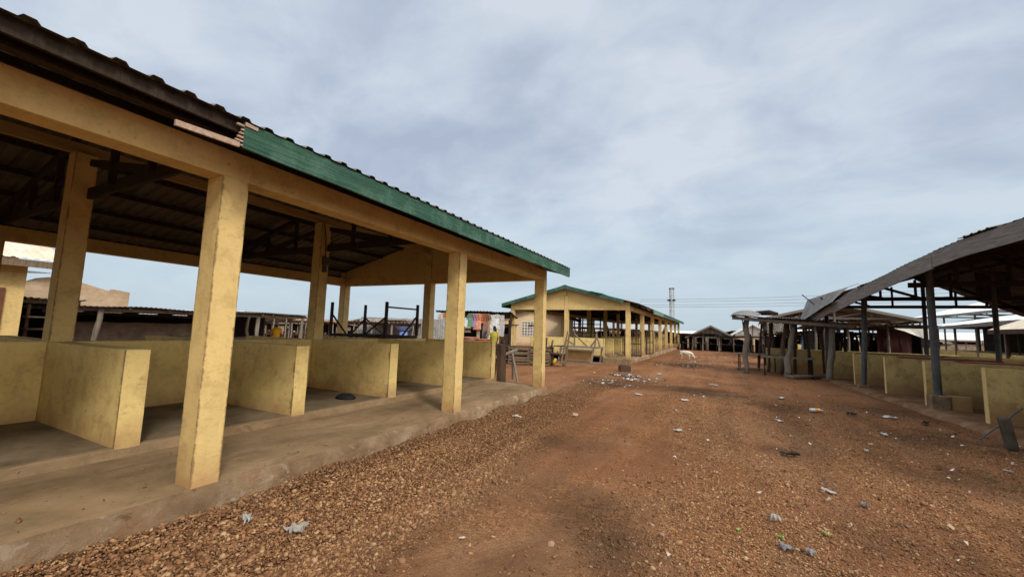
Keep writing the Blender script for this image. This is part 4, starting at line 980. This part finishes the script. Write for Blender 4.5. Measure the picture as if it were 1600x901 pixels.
# corrugated fence
t0 = dep(655, 520, 21); t1 = dep(760, 520, 25)
a = Vector((float(t0[0]), float(t0[1]), 0)); b = Vector((float(dep(748, 520, 21)[0]), float(dep(748, 520, 21)[1]), 0))
a = Vector((float(dep(560, 520, 24)[0]), float(dep(560, 520, 24)[1]), 0)); b = Vector((float(dep(706, 520, 22)[0]), float(dep(706, 520, 22)[1]), 0))
m = MB(); P = []; Ln = (b-a).length; nn = (b-a).normalized().cross(Vector((0, 0, 1)))
for s_, h in ribs(0, Ln, .14):
    q = a+(b-a)*(s_/Ln)+nn*h*1.2; P.append([(q.x, q.y, 0), (q.x, q.y, 2.0+.12*(s_/Ln)+.05*nz(s_, 1, 1, 2))])
m.grid(P); o = m.build('corrugated_fence', M['zinc']); tag(o, 'grey corrugated zinc fence behind the upturned table', 'fence')

# clothes stall
cs0 = dep(688, 520, 23.5); cs1 = dep(792, 520, 23.)
t = stall('clothes stall hung with garments left of the second hall', cs0[0], cs0[1], math.atan2(cs1[1]-cs0[1], cs1[0]-cs0[0]), float(np.linalg.norm(cs1-cs0)), 2.6, 2.55, 2.35, 'darkzinc', 'darkwood', 4, True, group='stalls in the market left of the halls', name='clothes_stall', seed=77, over=.3)
ux = (cs1-cs0)/np.linalg.norm(cs1-cs0); uy = np.array([-ux[1], ux[0], 0])
gm = [('green and white striped shirt, first on the line beside the hall pillar', 734, (.1, .26, .13), .7, 0), ('lilac shirt hanging next to the green striped one', 738.5, (.35, .2, .5), .72, 0), ('salmon pink dress hanging in the middle of the clothes stall', 743, (.7, .25, .15), .85, 0), ('peach patterned dress next to the salmon pink one', 747, (.75, .38, .2), .85, 0),
      ('bright orange top hanging above the dark doorway of the stall', 750.5, (.5, .13, .03), .5, 0), ('red-orange top at the right of the bright orange one', 754.5, (.4, .08, .03), .5, 0), ('brown long garment hanging right of the orange tops', 758, (.2, .1, .07), 1.15, 0), ('tan patterned robe hanging beside the white shirts', 761.5, (.35, .2, .06), 1.1, 0),
      ('long white robe hanging at the right of the clothes stall', 768, (.6, .6, .62), 1.4, 1), ('white short shirt hanging above the person in yellow', 776, (.68, .68, .68), .75, 0), ('grey-white printed cloth at the right end of the clothes stall', 783, (.45, .43, .45), 1.2, 1), ('dark trousers hanging low in the clothes stall', 757, (.03, .03, .035), .9, 2),
      ('orange patterned blouse hanging left of the hall pillar', 692, (.5, .2, .1), .6, 0), ('striped pale cloth hanging at the left end of the clothes stall', 687, (.55, .5, .42), 1.5, 1)]
for i, (lb, px, c, ln, kind) in enumerate(gm):
    dd = 22.6; p = dep(px, 520, dd); o0 = np.array([p[0], p[1], 0])
    ztop = 2.42 if kind < 2 else 1.55
    wd = .30 if kind == 0 else (.26 if kind == 1 else .3)
    prof = [(-wd*.5, 0), (-wd*.16, .04), (wd*.16, .04), (wd*.5, 0), (wd*.75, -.28), (wd*.52, -.34), (wd*.42, -.2), (wd*.55, -ln), (-wd*.55, -ln), (-wd*.42, -.2), (-wd*.52, -.34), (-wd*.75, -.28)] if kind == 0 else \
           ([(-wd*.6, 0), (wd*.6, 0), (wd*.7, -ln*.5), (wd*.55, -ln), (-wd*.6, -ln*.97), (-wd*.5, -ln*.5)] if kind == 1 else [(-wd*.5, 0), (wd*.5, 0), (wd*.55, -ln), (.03, -ln), (0, -.3), (-.03, -ln), (-wd*.55, -ln)])
    m = MB(); n = len(prof); vs_ = []
    for s_ in (-1, 1):
        for a_, b_ in prof:
            q = o0+ux*a_+uy*(s_*.03+.04*math.sin(a_*30+b_*7)); vs_.append((q[0], q[1], ztop+b_))
    m.add(vs_, [tuple(range(n)), tuple(range(n, 2*n))[::-1]]+[(k, (k+1) % n, (k+1) % n+n, k+n) for k in range(n)])
    o = m.build('garment', mat('printed_fabric', (lambda c: lambda g: g.color(g.mix(g.ramp(g.noise(14, 4, .6), [(.48, 0.), (.56, 1.)]), c, tuple(min(1, v*.35+.12) for v in c))))(c), .9))
    tag(o, lb, 'garment', 'garments hanging on the clothes stall')
# basins of wares on the counter
for lb, px, py, c in (('orange plastic basin on the clothes stall counter', 755, 532, (.6, .18, .08)), ('pink and white cloth pile at the foot of the hung shirts', 735, 529, (.6, .3, .25)), ('blue plastic basin behind the upturned table', 631, 512, (.2, .3, .65))):
    p = dep(px, py, 20); m = MB(); P = []
    for k in range(6):
        z = k/5; r = .28+.14*z; P.append([(p[0]+r*math.cos(a_), p[1]+r*math.sin(a_), p[2]-.12+.2*z) for a_ in np.linspace(0, 2*math.pi, 17)])
    m.grid(P); m.add([(*P[0][k][:2], P[0][k][2]) for k in range(16)], [tuple(range(16))])
    m.tube([(p[0], p[1], 0), (p[0], p[1], p[2]-.12)], .2, 8)
    o = m.build('basin', tint(c, 'coloured_plastic'), smooth=True); tag(o, lb+', standing on a stump', 'basin')

# cream building with vent blocks left of the second hall
t = thing('cream_building', 'cream rendered building with white vent blocks behind the second hall gable', 'building', (-14, 30, 0), R(28))
def putc(m, n, mt): o = m.build(n, M[mt]); o.parent = t; return o
m = MB(); m.box(0, 7., 0, 5.5, 0, 2.75); m.prism([(0, 2.75), (7., 2.75), (3.5, 3.85)], 'y', .01, 5.49); putc(m, 'wall', 'cream')
for s, (xa, za, xb, zb_) in enumerate(((3.5, 3.95, -.6, 2.68), (3.5, 3.95, 7.6, 2.68))):
    m = MB(); P = []
    for y, h in ribs(-.6, 6, .2): P.append([(xa+(xb-xa)*f_, y, za+(zb_-za)*f_+h) for f_ in (0, .5, 1)])
    m.grid(P); putc(m, 'roof_slope', 'zinc')
    m = MB(); m.bar((xa, -.6, za-.14), (xb, -.6, zb_-.14), .04, .24); putc(m, 'verge_board', 'darkwood')
vx, vz = 2.35, 1.15
for r_ in range(5):
    for c_ in range(5):
        pass
m = MB(); n = 5; sz = 1.25
for k in range(n+1):
    m.box(vx+sz*k/n-.025, vx+sz*k/n+.025, -.04, .0, vz, vz+sz); 
for k in range(n):
    for j in range(n+1): m.box(vx+sz*k/n+.026, vx+sz*(k+1)/n-.026, -.038, -.002, vz+sz*j/n-.025, vz+sz*j/n+.025)
putc(m, 'vent_blocks', 'whitezinc')
m = MB(); m.box(vx, vx+sz, -.006, -.001, vz, vz+sz); putc(m, 'vent_backing', 'mud')  # flat darker panel behind the lattice, not sunk into the wall
# little pink kiosk
p = dep(790, 520, 25); m = MB(); m.box(p[0]-.4, p[0]+.45, p[1]-.1, p[1]+.6, 0, 1.9); o = m.build('kiosk', M['cream']); tag(o, 'narrow pale pink kiosk between the clothes stall and the second hall', 'kiosk')
m = MB(); m.box(p[0]-.05, p[0]+.3, p[1]-.125, p[1]-.102, 1.35, 1.75); q = m.build('hatch', M['nearblack'], o); q.matrix_parent_inverse = Matrix.Identity(4)
m = MB(); m.box(p[0]-.5, p[0]+.55, p[1]-.25, p[1]+.7, 1.902, 1.96); q = m.build('roof', M['darkzinc'], o); q.matrix_parent_inverse = Matrix.Identity(4)

# ------------------------------------------------------------------ timber things between the halls
# dark board and trestle by the far partition end
t = thing('leaning_board', 'dark brown door board standing against the end of the last partition', 'board', (-1.38, 7.62, .2))
m = MB(); m.add([(-.03, 0, .0), (.09, .02, .0), (.09, .3, .0), (-.03, .28, .0), (-.05, 0, 1.02), (.07, .02, 1.0), (.07, .3, 1.0), (-.05, .28, 1.02)], [(0,3,2,1),(4,5,6,7),(0,1,5,4),(1,2,6,5),(2,3,7,6),(3,0,4,7)])
o = m.build('board_body', M['brownwood'], bevel=.006); o.parent = t
t = thing('wooden_trestle', 'small bleached wooden trestle with splayed legs beside the dark leaning board', 'trestle', (-2.1, 9.4, 0))
for nm, pts, r in (('beam', [(-.2, -.35, .72), (.25, .3, .98)], .055), ('leg', [(.15, .15, .92), (.5, -.1, 0)], .04), ('leg', [(.1, .3, .9), (-.1, .75, 0)], .04), ('leg', [(-.2, -.3, .7), (-.25, -.5, 0)], .04), ('leg', [(-.15, -.25, .72), (-.45, .1, 0)], .04)):
    m = MB(); m.tube(pts, [r, r*.85], 7); o = m.build(nm, M['greywood']); o.parent = t
def slat_crate(label, x, y, rz, w, d, h, n, mt='wood', seed=0):
    rnd = random.Random(seed); t = thing('slatted_crate', label, 'crate', (x, y, 0), rz, 'slatted wooden crates left of the second hall')
    for a, b in ((0, 0), (w, 0), (w, d), (0, d)):
        m = MB(); m.bar((a, b, 0), (a, b, h), .07, .07); o = m.build('corner_post', M[mt]); o.parent = t
    for face, (p, q) in enumerate((((0, 0), (w, 0)), ((w, 0), (w, d)), ((w, d), (0, d)), ((0, d), (0, 0)))):
        m = MB()
        off = (Vector((q[1]-p[1], p[0]-q[0], 0)).normalized())*.05
        for k in range(n):
            z = .08+(h-.14)*k/(n-1)+rnd.uniform(-.03, .03); j = rnd.uniform(-.04, .04)
            m.bar((p[0]+off.x, p[1]+off.y, z), (q[0]+off.x, q[1]+off.y, z+j), .025, .075)
        o = m.build('slatted_side', M[mt]); o.parent = t
    m = MB()
    for k in range(5): m.box(-.1, w+.1, d*k/5+.01, d*(k+1)/5-.01, h+.005, h+.035+rnd.uniform(0, .02))
    o = m.build('lid', M['brownwood']); o.parent = t
    return t
slat_crate('wide slatted crate in the middle of the row between the halls', -5.0, 15.3, R(8), .95, .8, .8, 6, 'wood', 1)
slat_crate('slatted crate half hidden behind the corner pillar of the near hall', -3.98, 15.45, R(-6), .75, .8, .82, 6, 'wood', 2)
slat_crate('slatted crate with a broken side at the left of the row, behind the trestle', -6.0, 15.6, R(14), .85, .7, .78, 5, 'brownwood', 3)
p = dep(786, 562, 17.5); m = MB(); m.box(-5.75, -5.45, 15.0, 15.25, 0, .35); o = m.build('clay_block', mat('orange_clay', lambda g: g.color(g.ramp(g.noise(6, 5), [(.3, (.3, .13, .06)), (.7, (.42, .2, .1))])), .9), bevel=.02); tag(o, 'orange clay block on the ground beside the leftmost slatted crate', 'block')
# stack of upturned furniture
t = thing('stacked_bench', 'pile of brown plank benches stacked upright behind the corner pillar of the near hall', 'bench', (-3.3, 15.9, 0), 0)
for nm, a, b, w_, h in (('plank', (-.2, 0, 0), (-.15, .1, 1.3), .05, .4), ('plank', (.1, 0, .25), (.75, .1, .3), .35, .04), ('plank', (.1, 0, .6), (.75, .1, .55), .35, .04), ('plank', (.12, 0, .92), (.8, .05, .95), .35, .04), ('leg', (.7, -.1, .1), (.9, 0, 1.15), .07, .07), ('leg', (.1, -.1, .0), (.25, 0, 1.2), .07, .07), ('leg', (.75, .2, .0), (.5, -.05, .7), .06, .06), ('leg', (.85, .1, .0), (1.0, .15, 1.5), .06, .06)):
    m = MB(); m.bar(a, b, w_, h); o = m.build(nm, M['brownwood'] if nm == 'plank' else M['wood']); o.parent = t
m = MB(); m.tube([(-2.95, 15.75, .12), (-2.9, 15.75, .2), (-2.82, 15.75, .36)], [.05, .075, .06], 10); o = m.build('yellow_can', tint((.55, .4, .05), 'yellow_plastic'), smooth=True); tag(o, 'yellow plastic can wedged in the stacked benches', 'can')
# big table tipped up against the low gable wall
t = thing('tipped_table', 'grey plank table box tipped against the second hall low gable wall', 'table', (-3.62, 18.3, 0))
m = MB()
for k in range(4): m.box(-.12, 2.15, -.05+.26*k, .2+.26*k, .80+.012*(k % 2), .86+.012*(k % 2))
o = m.build('table_top', M['greywood']); o.parent = t
for nm, a, b in (('leg', (.12, 0, .82), (.0, -.02, .05)), ('leg', (1.85, 0, .8), (1.75, -.05, .0)), ('leg', (2.05, .9, .8), (1.95, .9, 0)), ('leg', (.1, .9, .8), (.1, .9, 0)), ('rail', (-.05, -.05, .06), (1.85, -.08, .03)), ('rail', (1.85, -.05, .04), (2.0, .9, .04)), ('rail', (.05, -.02, .72), (1.9, -.02, .7))):
    m = MB(); m.bar(a, b, .08, .07); o = m.build(nm, M['greywood']); o.parent = t
m = MB(); m.box(.25, 1.7, .3, .34, .1, .72); o = m.build('back_panel', M['dirtyplaster']); o.parent = t
t = thing('broken_trestle', 'broken wooden trestle lying on top of the tipped plank table', 'trestle', (-3.3, 18.6, .88))
for a, b in (((-.1, 0, 0), (.05, 0, .75)), ((.4, .1, 0), (.38, .1, .85)), ((.38, .1, .62), (1.1, 0, .02)), ((-.05, 0, .3), (.4, .1, .05)), ((1.5, 0, 0), (1.58, .1, .7)), ((1.3, 0, 0), (1.62, .1, .5)), ((1.75, .1, 0), (1.55, .1, .65))):
    m = MB(); m.tube([a, b], [.045, .035], 6); o = m.build('stick', M['wood']); o.parent = t

# ------------------------------------------------------------------ people and animals
def skin_body(name, verts, edges, radii, m, root=0, sub=2, parent=None):
    me = bpy.data.meshes.new(name); me.from_pydata(verts, edges, []); o = bpy.data.objects.new(name, me); col.objects.link(o)
    md = o.modifiers.new('skin', 'SKIN'); md.use_smooth_shade = True
    for i, r in enumerate(radii):
        sv = me.skin_vertices[0].data[i]; sv.radius = r if hasattr(r, '__len__') else (r, r); sv.use_root = (i == root)
    s_ = o.modifiers.new('sub', 'SUBSURF'); s_.levels = s_.render_levels = sub
    dg = bpy.context.evaluated_depsgraph_get(); ev = bpy.data.meshes.new_from_object(o.evaluated_get(dg))
    o.modifiers.clear(); o.data = ev; ev.materials.clear(); ev.materials.append(m)
    if parent: o.parent = parent
    return o
SKIN = mat('dark_skin', lambda g: g.color((.07, .036, .022)), .6)
def person(label, loc, rz, top, bottom, hair, hat=None):
    t = thing('person', label, 'person', loc, rz)
    V = [(0,0,.95),(0,0,1.15),(0,0,1.38),(0,.0,1.5),(0,-.02,1.6),(0,-.02,1.7),
         (-.1,0,.9),(-.11,0,.5),(-.11,.02,.08),(-.11,-.13,.03),(.1,0,.9),(.12,-.04,.5),(.12,-.03,.08),(.12,-.18,.03),
         (-.19,0,1.41),(-.24,.02,1.13),(-.25,-.07,.88),(-.25,-.1,.78),(.19,0,1.41),(.25,0,1.14),(.22,-.16,.95),(.2,-.22,.87)]
    E_ = [(0,1),(1,2),(2,3),(3,4),(4,5),(0,6),(6,7),(7,8),(8,9),(0,10),(10,11),(11,12),(12,13),(2,14),(14,15),(15,16),(16,17),(2,18),(18,19),(19,20),(20,21)]
    r = [(.15,.1),(.13,.09),(.16,.1),.055,.085,.075,.09,.062,.042,.035,.09,.062,.042,.035,.06,.045,.034,.03,.06,.045,.034,.03]
    skin_body('body', V, E_, r, SKIN, parent=t)
    def shell(n, secs, mt):
        m = MB(); P = [[(cx+rx*math.cos(a), cy+ry*math.sin(a), z) for a in np.linspace(0, 2*math.pi, 19)] for (cx, cy, z, rx, ry) in secs]; m.grid(P); o = m.build(n, mt, smooth=True); o.parent = t
    shell('shirt', [(0,0,.86,.21,.155),(0,0,1.05,.19,.14),(0,0,1.25,.21,.145),(0,0,1.4,.21,.13),(0,0,1.47,.13,.1),(0,0,1.5,.07,.07)], top)
    for s in (-1, 1): shell('sleeve', [(s*.19,0,1.44,.06,.075),(s*.22,.01,1.34,.07,.075),(s*.25,.015,1.18,.06,.06)], top)
    shell('skirt', [(0,0,.98,.185,.135),(0,0,.8,.21,.16),(0,0,.5,.23,.18),(0,0,.2,.25,.19)], bottom)
    m = MB(); P = []
    for z, rr in ((1.6,.098),(1.66,.104),(1.72,.1),(1.77,.075),(1.8,.02)): P.append([(rr*math.cos(a), .005+rr*1.08*math.sin(a), z) for a in np.linspace(0, 2*math.pi, 17)])
    m.grid(P); o = m.build('headscarf' if hat else 'hair', hat or hair, smooth=True); o.parent = t; t.scale = (.84, .9, 1)
    m = MB()
    m.tube([(0,-.098,1.62),(0,-.118,1.585)], [.012,.016], 6); o = m.build('nose', SKIN); o.parent = t
    m = MB(); 
    for s in (-1, 1): m.tube([(s*.032,-.088,1.622),(s*.032,-.1,1.622)], [.013,.008], 8)
    o = m.build('eyes', tint((.5,.48,.45), 'eye_white')); o.parent = t
    m = MB(); m.bar((-.03,-.094,1.553), (.03,-.094,1.553), .015, .014); o = m.build('mouth', tint((.12,.03,.03), 'lips')); o.parent = t
    return t
p = dep(772.5, 520, 21.5)
tint((.38, .34, .04), 'yellow_green_cloth')
person('person in a yellow-green top with dark hair, behind the far partition end', (p[0], p[1], .0), R(20), tint((.38, .34, .04)), tint((.03, .025, .03), 'dark_skirt_cloth'), tint((.012, .01, .01), 'black_hair'))
p = dep(432, 520, 20.)
person('person in an orange-yellow top and white headscarf by the low zinc shed', (p[0], p[1], -.1), R(50), tint((.8, .42, .03), 'orange_yellow_cloth'), tint((.1, .04, .03), 'brown_wrap_cloth'), tint((.012, .01, .01)), tint((.6, .58, .52), 'white_headscarf_cloth'))
# goat
GO = mat('white_goat_hair', lambda g: (g.color(g.ramp(g.noise(9, 5), [(.3, (.5, .42, .33)), (.7, (.72, .66, .57))])), g.bump(g.noise(60, 4), .4, .01)), .95)
g0 = gnd(1072, 561.5)
t = thing('goat', 'small off-white goat grazing on the open ground at the end of the yard', 'goat', (g0[0], g0[1], 0), R(-18))
V = [(-.3,0,.46),(-.05,0,.45),(.2,0,.45),(.34,0,.47),(.43,0,.36),(.5,0,.24),(.585,0,.13),(-.36,0,.53),(-.42,0,.56),
     (-.29,.07,.36),(-.24,.08,.24),(-.31,.08,.14),(-.29,.08,.02),(-.29,-.07,.36),(-.2,-.08,.25),(-.27,-.08,.14),(-.24,-.08,.02),
     (.22,.07,.33),(.22,.075,.2),(.22,.075,.02),(.22,-.07,.33),(.27,-.075,.2),(.25,-.075,.02)]
E_ = [(0,1),(1,2),(2,3),(3,4),(4,5),(5,6),(0,7),(7,8),(0,9),(9,10),(10,11),(11,12),(0,13),(13,14),(14,15),(15,16),(2,17),(17,18),(18,19),(2,20),(20,21),(21,22)]
r = [(.12,.13),(.13,.14),(.125,.145),(.085,.1),(.06,.07),(.065,.06),(.035,.03),.03,.018,.065,.035,.024,.024,.065,.035,.024,.024,.055,.03,.022,.055,.03,.022]
skin_body('body', V, E_, r, GO, root=1, parent=t)
for s in (-1, 1):
    m = MB(); m.tube([(.45,s*.04,.3),(.41,s*.1,.26)], [.025,.012], 6); o = m.build('ear', GO); o.parent = t
    m = MB(); m.tube([(.42,s*.03,.31),(.36,s*.04,.36)], [.015,.006], 6); o = m.build('horn', M['greywood']); o.parent = t
    m = MB(); m.tube([(.5,s*.05,.25),(.505,s*.058,.248)], [.01,.006], 6); o = m.build('eye', M['darksteel']); o.parent = t

# ------------------------------------------------------------------ litter
def scrap(label, px, py, lx, ly, c, name='paper_scrap', cat='litter', seed=0, lift=.03, rz=0., group=None, z=None, m_=None):
    rnd = random.Random(seed); p = gnd(px, py); z0 = gh(p[0], p[1])+.012 if z is None else z
    m = MB(); P = []; n = 7
    for i in range(n):
        r_ = []
        for j in range(n):
            u, v = i/(n-1)-.5, j/(n-1)-.5
            if (i in (0, n-1)) or (j in (0, n-1)): u *= rnd.uniform(.75, 1.12); v *= rnd.uniform(.75, 1.12)
            a, b = u*lx, v*ly; x = a*math.cos(rz)-b*math.sin(rz); y = a*math.sin(rz)+b*math.cos(rz)
            r_.append((x, y, lift*(.5+nz(u*5, v*5, seed*3.1, 1.)+.5*rnd.random())))
        P.append(r_)
    m.grid(P); o = m.build(name, m_ or tint(c, 'litter_sheet'), None, smooth=False, solid=.004); o.location = (float(p[0]), float(p[1]), z0)
    return tag(o, label, cat, group)
litter = [('crumpled grey newspaper on the gravel in front of the nearest pillar', 460, 836, .17, .12, (.42, .38, .35), .06),
 ('small crumpled white wrapper nearest the plinth of the near hall', 385, 820, .07, .08, (.5, .48, .48), .05),
 ('white flattened plastic tray lying right of the middle pillar', 808, 653, .22, .1, (.75, .72, .68), .03),
 ('tiny white paper strip on the bare earth of the wheel track', 722, 845, .05, .02, (.7, .68, .65), .01),
 ('lavender-white plastic piece on the gravel left of the bottle', 1218, 658, .2, .1, (.62, .58, .65), .02),
 ('white plastic film by the right-hand partitions, upper one', 1390, 654, .3, .1, (.66, .62, .64), .03),
 ('small white plastic film below the larger one by the right partitions', 1382, 679, .18, .08, (.6, .56, .58), .02),
 ('black rag on the gravel right of the bottle', 1331, 650, .2, .12, (.04, .035, .03), .05),
 ('dark rag close to the nearest steel pole', 1446, 664, .2, .1, (.03, .025, .02), .05),
 ('white torn plastic strip on the right-hand gravel, lower right', 1295, 771, .16, .06, (.62, .56, .56), .02),
 ('grey-white crumpled plastic below the white torn strip', 1212, 817, .09, .07, (.5, .49, .47), .05),
 ('grey foil piece right of the white torn strip', 1352, 793, .08, .06, (.33, .32, .34), .03),
 ('bluish grey foil scrap at the lower centre right', 1230, 859, .1, .07, (.3, .3, .33), .03),
 ('second bluish grey foil scrap beside the first', 1267, 867, .08, .06, (.28, .27, .3), .03),
 ('bright green leaf on the gravel', 1220, 843, .05, .03, (.3, .5, .1), .02),
 ('small lime green leaf left of the bright one', 1154, 830, .035, .02, (.35, .55, .12), .015),
 ('yellow and pink wrapper at the right of the leaves', 1292, 838, .07, .05, (.6, .5, .2), .03),
 ('black stick-like rag in the middle of the right gravel', 1234, 713, .24, .06, (.03, .025, .02), .04),
 ('small white scrap alone on the right gravel', 1354, 707, .06, .05, (.7, .68, .65), .03),
 ('white scrap in the middle of the yard', 1070, 626, .22, .16, (.7, .68, .66), .03),
 ('pale scrap on the middle gravel below the yard scraps', 1060, 675, .16, .1, (.55, .5, .46), .02),
 ('white card near the rubbish heap', 998, 617, .25, .14, (.68, .66, .64), .02),
 ('pale pink wrapper in front of the middle pillar plinth', 740, 660, .1, .1, (.55, .4, .36), .03),
 ('flat grey card on the ground by the rubbish heap', 1030, 585, .4, .2, (.5, .5, .5), .03),
 ('white wrapper in the far middle of the yard', 1115, 602, .35, .15, (.66, .64, .62), .03),
 ('white wrapper near the crooked stall', 1221, 623, .3, .14, (.66, .62, .6), .03),
 ('small pale leaf litter near the leaning slab', 1575, 737, .1, .06, (.45, .4, .36), .02)]
for i, (lb, px, py, a_, b_, c, lf) in enumerate(litter): scrap(lb, px, py, a_*.9, b_*.9, tuple(v*.75 for v in c), seed=i+1, lift=lf, rz=i*1.3)
# plastic bottle
p = gnd(1275, 644); t = thing('plastic_bottle', 'clear plastic bottle with orange label lying on the gravel', 'bottle', (p[0], p[1], .05), R(25))
prof = [(-.13, .0), (-.125, .038), (-.04, .04), (-.035, .039), (.035, .039), (.04, .04), (.08, .037), (.11, .015), (.125, .014)]
def lathe(pr, n=12): 
    m = MB(); m.grid([[(x, r_*math.cos(a_), r_*math.sin(a_)) for a_ in np.linspace(0, 2*math.pi, n+1)] for x, r_ in pr]); return m
o = lathe(prof).build('bottle_body', tint((.6, .6, .58), 'clear_plastic'), smooth=True); o.parent = t
o = lathe([(-.03, .0415), (.04, .0415)]).build('bottle_label', tint((.75, .3, .03), 'orange_label'), smooth=True); o.parent = t
o = lathe([(.122, .018), (.145, .018), (.146, .0)]).build('bottle_cap', tint((.7, .7, .7), 'white_cap'), smooth=True); o.parent = t
# stones that stand out
def stone(label, px, py, s, c, seed, flat_=.7):
    p = gnd(px, py); bm = bmesh.new(); bmesh.ops.create_icosphere(bm, subdivisions=3, radius=s)
    for v in bm.verts:
        k = 1+.35*nz(v.co.x/s, v.co.y/s, v.co.z/s+seed, 1.1)+.1*nz(v.co.x/s, v.co.y/s, v.co.z/s+seed, 3.5); v.co *= k; v.co.z *= flat_
    me = bpy.data.meshes.new('stone'); bm.to_mesh(me); bm.free(); me.materials.append(tint(c, 'stone_surface'))
    o = bpy.data.objects.new('stone', me); col.objects.link(o); o.location = (p[0], p[1], s*.35); tag(o, label, 'stone')
stone('pinkish stone on the bare earth right of the corner pillar', 898, 650, .06, (.5, .33, .25), 1)
stone('brown stone at the edge of the gravel, lower middle', 627, 879, .03, (.24, .12, .07), 4)
stone('dark stone at the foot of the plinth near the middle pillar', 773, 645, .06, (.14, .09, .06), 7)
stone('brown stone lying in the wheel track', 861, 852, .028, (.33, .2, .12), 9)
# black object on the stall floor
p = gnd(540, 622, .345); m = MB(); P = []
for k, (r_, z) in enumerate(((.17, 0), (.18, .02), (.15, .05), (.09, .075), (.0, .08))): P.append([(p[0]+r_*1.1*math.cos(a_), p[1]+r_*.8*math.sin(a_), .345+z+.01*nz(a_, k, 1, 2)) for a_ in np.linspace(0, 2*math.pi, 15)])
m.grid(P); o = m.build('rag_bundle', tint((.015, .013, .013), 'black_cloth'), smooth=True); tag(o, 'black rag bundle on the stall floor between two partitions', 'rag')
# charred box by the rubbish
p = gnd(977, 580); m = MB(); m.box(-.25, .2, -.15, .2, 0, .24); m.box(-.2, .15, -.1, .15, .242, .28); o = m.build('box', M['brownwood'], bevel=.02); o.location = (p[0], p[1], 0); o.rotation_euler = (0, 0, .5); tag(o, 'charred brown box standing behind the rubbish heap', 'box')
# rubbish heaps and tiny scraps: countless
def heap(name, label, blobs, n, seed, cols):
    rnd = random.Random(seed); m = MB()
    for i in range(n):
        cx, cy, rx, ry = rnd.choice(blobs); x = cx+rnd.gauss(0, rx*.5); y = cy+rnd.gauss(0, ry*.5)
        s = (rnd.uniform(.008, .03) if name == 'scattered_scraps' else rnd.uniform(.015, .075)); a = rnd.random()*6.3; h = gh(x, y)+rnd.uniform(.005, .04)
        q = [(x+s*math.cos(a+k*1.57)*rnd.uniform(.5, 1.2), y+s*math.sin(a+k*1.57)*rnd.uniform(.5, 1.2), h+rnd.uniform(0, .035)) for k in range(4)]
        m.add(q, [(0, 1, 2, 3)])
    o = m.build(name, mat(name+'_mix', lambda g: g.color(g.ramp(g.island(), cols)), .8)); tag(o, label, 'rubbish', kind='stuff')
a = gnd(985, 588); b = gnd(965, 586); c = gnd(1000, 594); d = gnd(950, 600)
heap('rubbish_heap', 'spread of white and grey rubbish on the yard between the halls', [(a[0], a[1], .9, .6), (b[0], b[1], .7, .5), (c[0], c[1], .8, .6), (d[0], d[1], 1.5, 1.)], 420, 3, [(0, (.03, .026, .022)), (.45, (.09, .075, .06)), (.7, (.24, .22, .2)), (.9, (.6, .6, .6))])
a = gnd(1075, 573); b = gnd(1115, 558); c = gnd(1090, 566)
heap('ash_heap', 'dark burnt rubbish patch by the goat', [(a[0], a[1], 1.6, 1.6), (b[0], b[1], 1.6, 2.5), (c[0], c[1], 1.6, 2.)], 460, 5, [(0, (.03, .026, .022)), (.5, (.08, .065, .055)), (.85, (.3, .28, .26)), (.95, (.65, .65, .65))])
heap('scattered_scraps', 'tiny paper and leaf scraps scattered over the yard', [(4.5, 9, 3.2, 6), (5, 4, 2.5, 3), (2.5, 15, 3.5, 5), (6.5, 7, 1.5, 4)], 340, 9, [(0, (.05, .035, .025)), (.45, (.14, .09, .055)), (.7, (.36, .28, .2)), (.9, (.6, .56, .52))])
